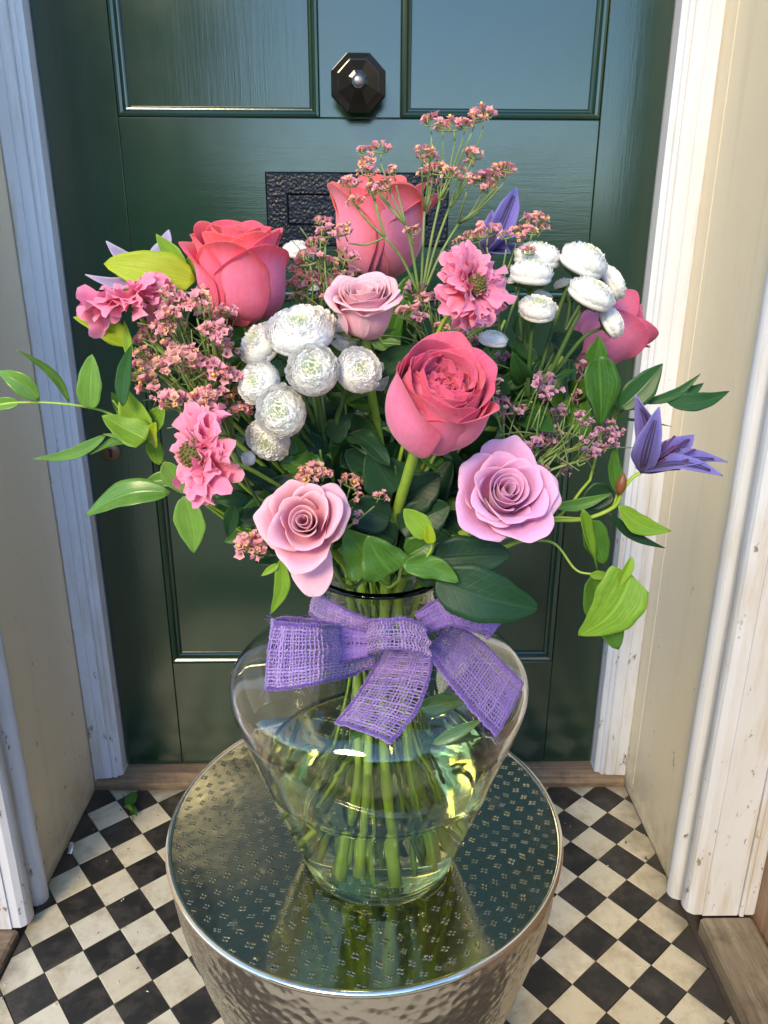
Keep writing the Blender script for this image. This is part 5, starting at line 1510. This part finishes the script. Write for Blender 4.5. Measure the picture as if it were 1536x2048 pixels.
# ------------------------------------------------------------------ small things on the floor
fl = thing('fallen_leaf_sprig', 'small fallen green leaf sprig on the tiles by the sill', 'leaf sprig', (-0.42, 1.09, .002))
def FZ(u, v, z=0.0):
    d = RT * (u - 768) / FPX - UP * (v - 1024) / FPX + FW
    return CAM + d * ((z - CAM[2]) / d[2])
leaf(fl, FZ(256, 1612, .004), FZ(272, 1584, .010), .022, 'leaf_mid', nrm=(0, -.3, 1), shape='oval', bend=.1)
leaf(fl, FZ(256, 1612, .004), FZ(274, 1632, .006), .014, 'leaf_mid', nrm=(.2, 0, 1), shape='oval', bend=.1)
leaf(fl, FZ(250, 1610, .004), FZ(266, 1622, .012), .010, 'leaf_light', nrm=(0, -.4, 1), bend=.1)
MB().tube(spline([FZ(246, 1590, .002), FZ(256, 1612, .004), FZ(266, 1640, .002)], 8), .0007, 5).build('stem', M['stem_dk'], fl)
M['foil'] = mat_simple('silver_foil', (.8, .82, .85), .25, 1.0, (300, .5, .002))
a_, b_ = FZ(139, 1708, .006), FZ(142, 1685, .012)
mb = MB().tube(spline([a_, (a_ + b_) / 2 + np.array([.002, 0, .001]), b_], 6), [.0035, .004, .0038, .0042, .0036, .003], 7, flat=.5)
tag(mb.build('foil_scrap', M['foil'], smooth=False), 'crumpled silver scrap lying against the foot of the left wall', 'scrap')
M['crumb'] = mat_simple('pale_crumb', (.75, .68, .5), .7)
M['seed'] = mat_simple('dark_debris', (.05, .035, .02), .8)
r_ = random.Random(12)
mb = MB()
for k in range(150):
    x, y = r_.uniform(XL + .005, XR - .005), r_.uniform(.62, 1.13)
    L = r_.uniform(.0006, .0022) * (1.5 if r_.random() < .1 else 1); a0 = r_.uniform(0, 6)
    d = np.array([math.cos(a0), math.sin(a0), 0]) * L
    mb.tube([np.array([x, y, .0007]) - d, np.array([x, y, .0012]), np.array([x, y, .0007]) + d], [L * .15, L * .45, L * .12], 5, mat=0 if r_.random() < .5 else 1)
tag(mb.build('floor_debris', [M['crumb'], M['seed']]), 'tiny crumbs and seeds scattered over the black and cream tiles', 'debris', kind='stuff')

# ------------------------------------------------------------------ opposite side of the front garden (shows only in the gloss)
rg = np.random.RandomState(3)
def leafy(n, fn, size):
    mb = MB()
    V_, F_, C_ = [], [], []
    for k in range(n):
        c = fn()
        a, b = rg.randn(3), rg.randn(3)
        a /= np.linalg.norm(a); b -= a * (a @ b); b /= np.linalg.norm(b)
        s = size * rg.uniform(.6, 1.3)
        V_ += [c - a * s, c + b * s * .45, c + a * s, c - b * s * .45]; rv = rg.rand()
        C_ += [(.5, 0, rv), (1, .5, rv), (.5, 1, rv), (0, .5, rv)]
        F_.append((4 * k, 4 * k + 1, 4 * k + 2, 4 * k + 3))
    return mb.add(V_, F_, C_)
hd = thing('garden_hedge', 'green hedge across the front garden, mirrored in the door gloss', 'hedge', (0, -4.5, -.14))
leafy(9000, lambda: np.array([rg.uniform(-7, 7), -4.5 + rg.choice([-1, 1]) * rg.uniform(.2, .45), rg.uniform(-.1, 1.15)]) if rg.rand() < .75 else np.array([rg.uniform(-7, 7), rg.uniform(-4.9, -4.1), 1.12 + rg.uniform(-.1, .2)]), .06).build('foliage', M['hedge'], hd, smooth=False)['kind'] = 'stuff'
MB().box(-7, 7, -4.75, -4.25, -.14, 1.08).build('hedge_core', M['hedge'], hd, smooth=False)
M['brick'] = mat_simple('brown_brick', (.16, .10, .07), .9, 0, (60, .4, .01), .3)
M['slate'] = mat_simple('slate_roof', (.09, .09, .10), .7, 0, (40, .4, .01), .3)
M['pane'] = mat_simple('window_pane', (.02, .025, .03), .06)
nb = thing('neighbour_house', 'brown brick house across the street, mirrored in the left of the door', 'house', (-8, -14, -.14))
MB().box(-13, -3.0, -18, -13, -.14, 6.2).build('wall', M['brick'], nb, smooth=False)
rf_ = MB().add([(-13.2, -18.2, 6.2), (-2.8, -18.2, 6.2), (-2.8, -12.8, 6.2), (-13.2, -12.8, 6.2), (-13.2, -15.5, 8.6), (-2.8, -15.5, 8.6)], [(0, 1, 5, 4), (2, 3, 4, 5), (0, 4, 3), (1, 2, 5), (0, 3, 2, 1)])
rf_.build('roof', M['slate'], nb, smooth=False)
for wx in (-11.6, -8.8, -6.0, -4.2):
    for wz in (.8, 3.7):
        w_ = MB().box(wx - .55, wx + .55, -13.0, -12.96, wz, wz + 1.5).build('window', M['white'], nb, smooth=False)
        MB().box(wx - .47, wx + .47, -12.96, -12.95, wz + .08, wz + .72).build('pane', M['pane'], w_, smooth=False)
        MB().box(wx - .47, wx + .47, -12.96, -12.95, wz + .78, wz + 1.42).build('pane', M['pane'], w_, smooth=False)
tr_ = thing('garden_tree', 'leafy tree across the street, mirrored in the right of the door', 'tree', (6.2, -10, -.14))
MB().tube(spline([(6.2, -10, -.14), (6.25, -10, 1.2), (6.1, -10.1, 2.4), (6.2, -10, 3.6)], 12), np.linspace(.16, .06, 12), 8).build('trunk', M['bark'], tr_)
def crown():
    while True:
        p = rg.uniform(-1, 1, 3)
        if .35 < np.linalg.norm(p) < 1: break
    return np.array([6.2, -10, 3.6]) + p * np.array([2.0, 2.0, 2.1])
leafy(7000, crown, .09).build('crown', M['hedge'], tr_, smooth=False)['kind'] = 'stuff'
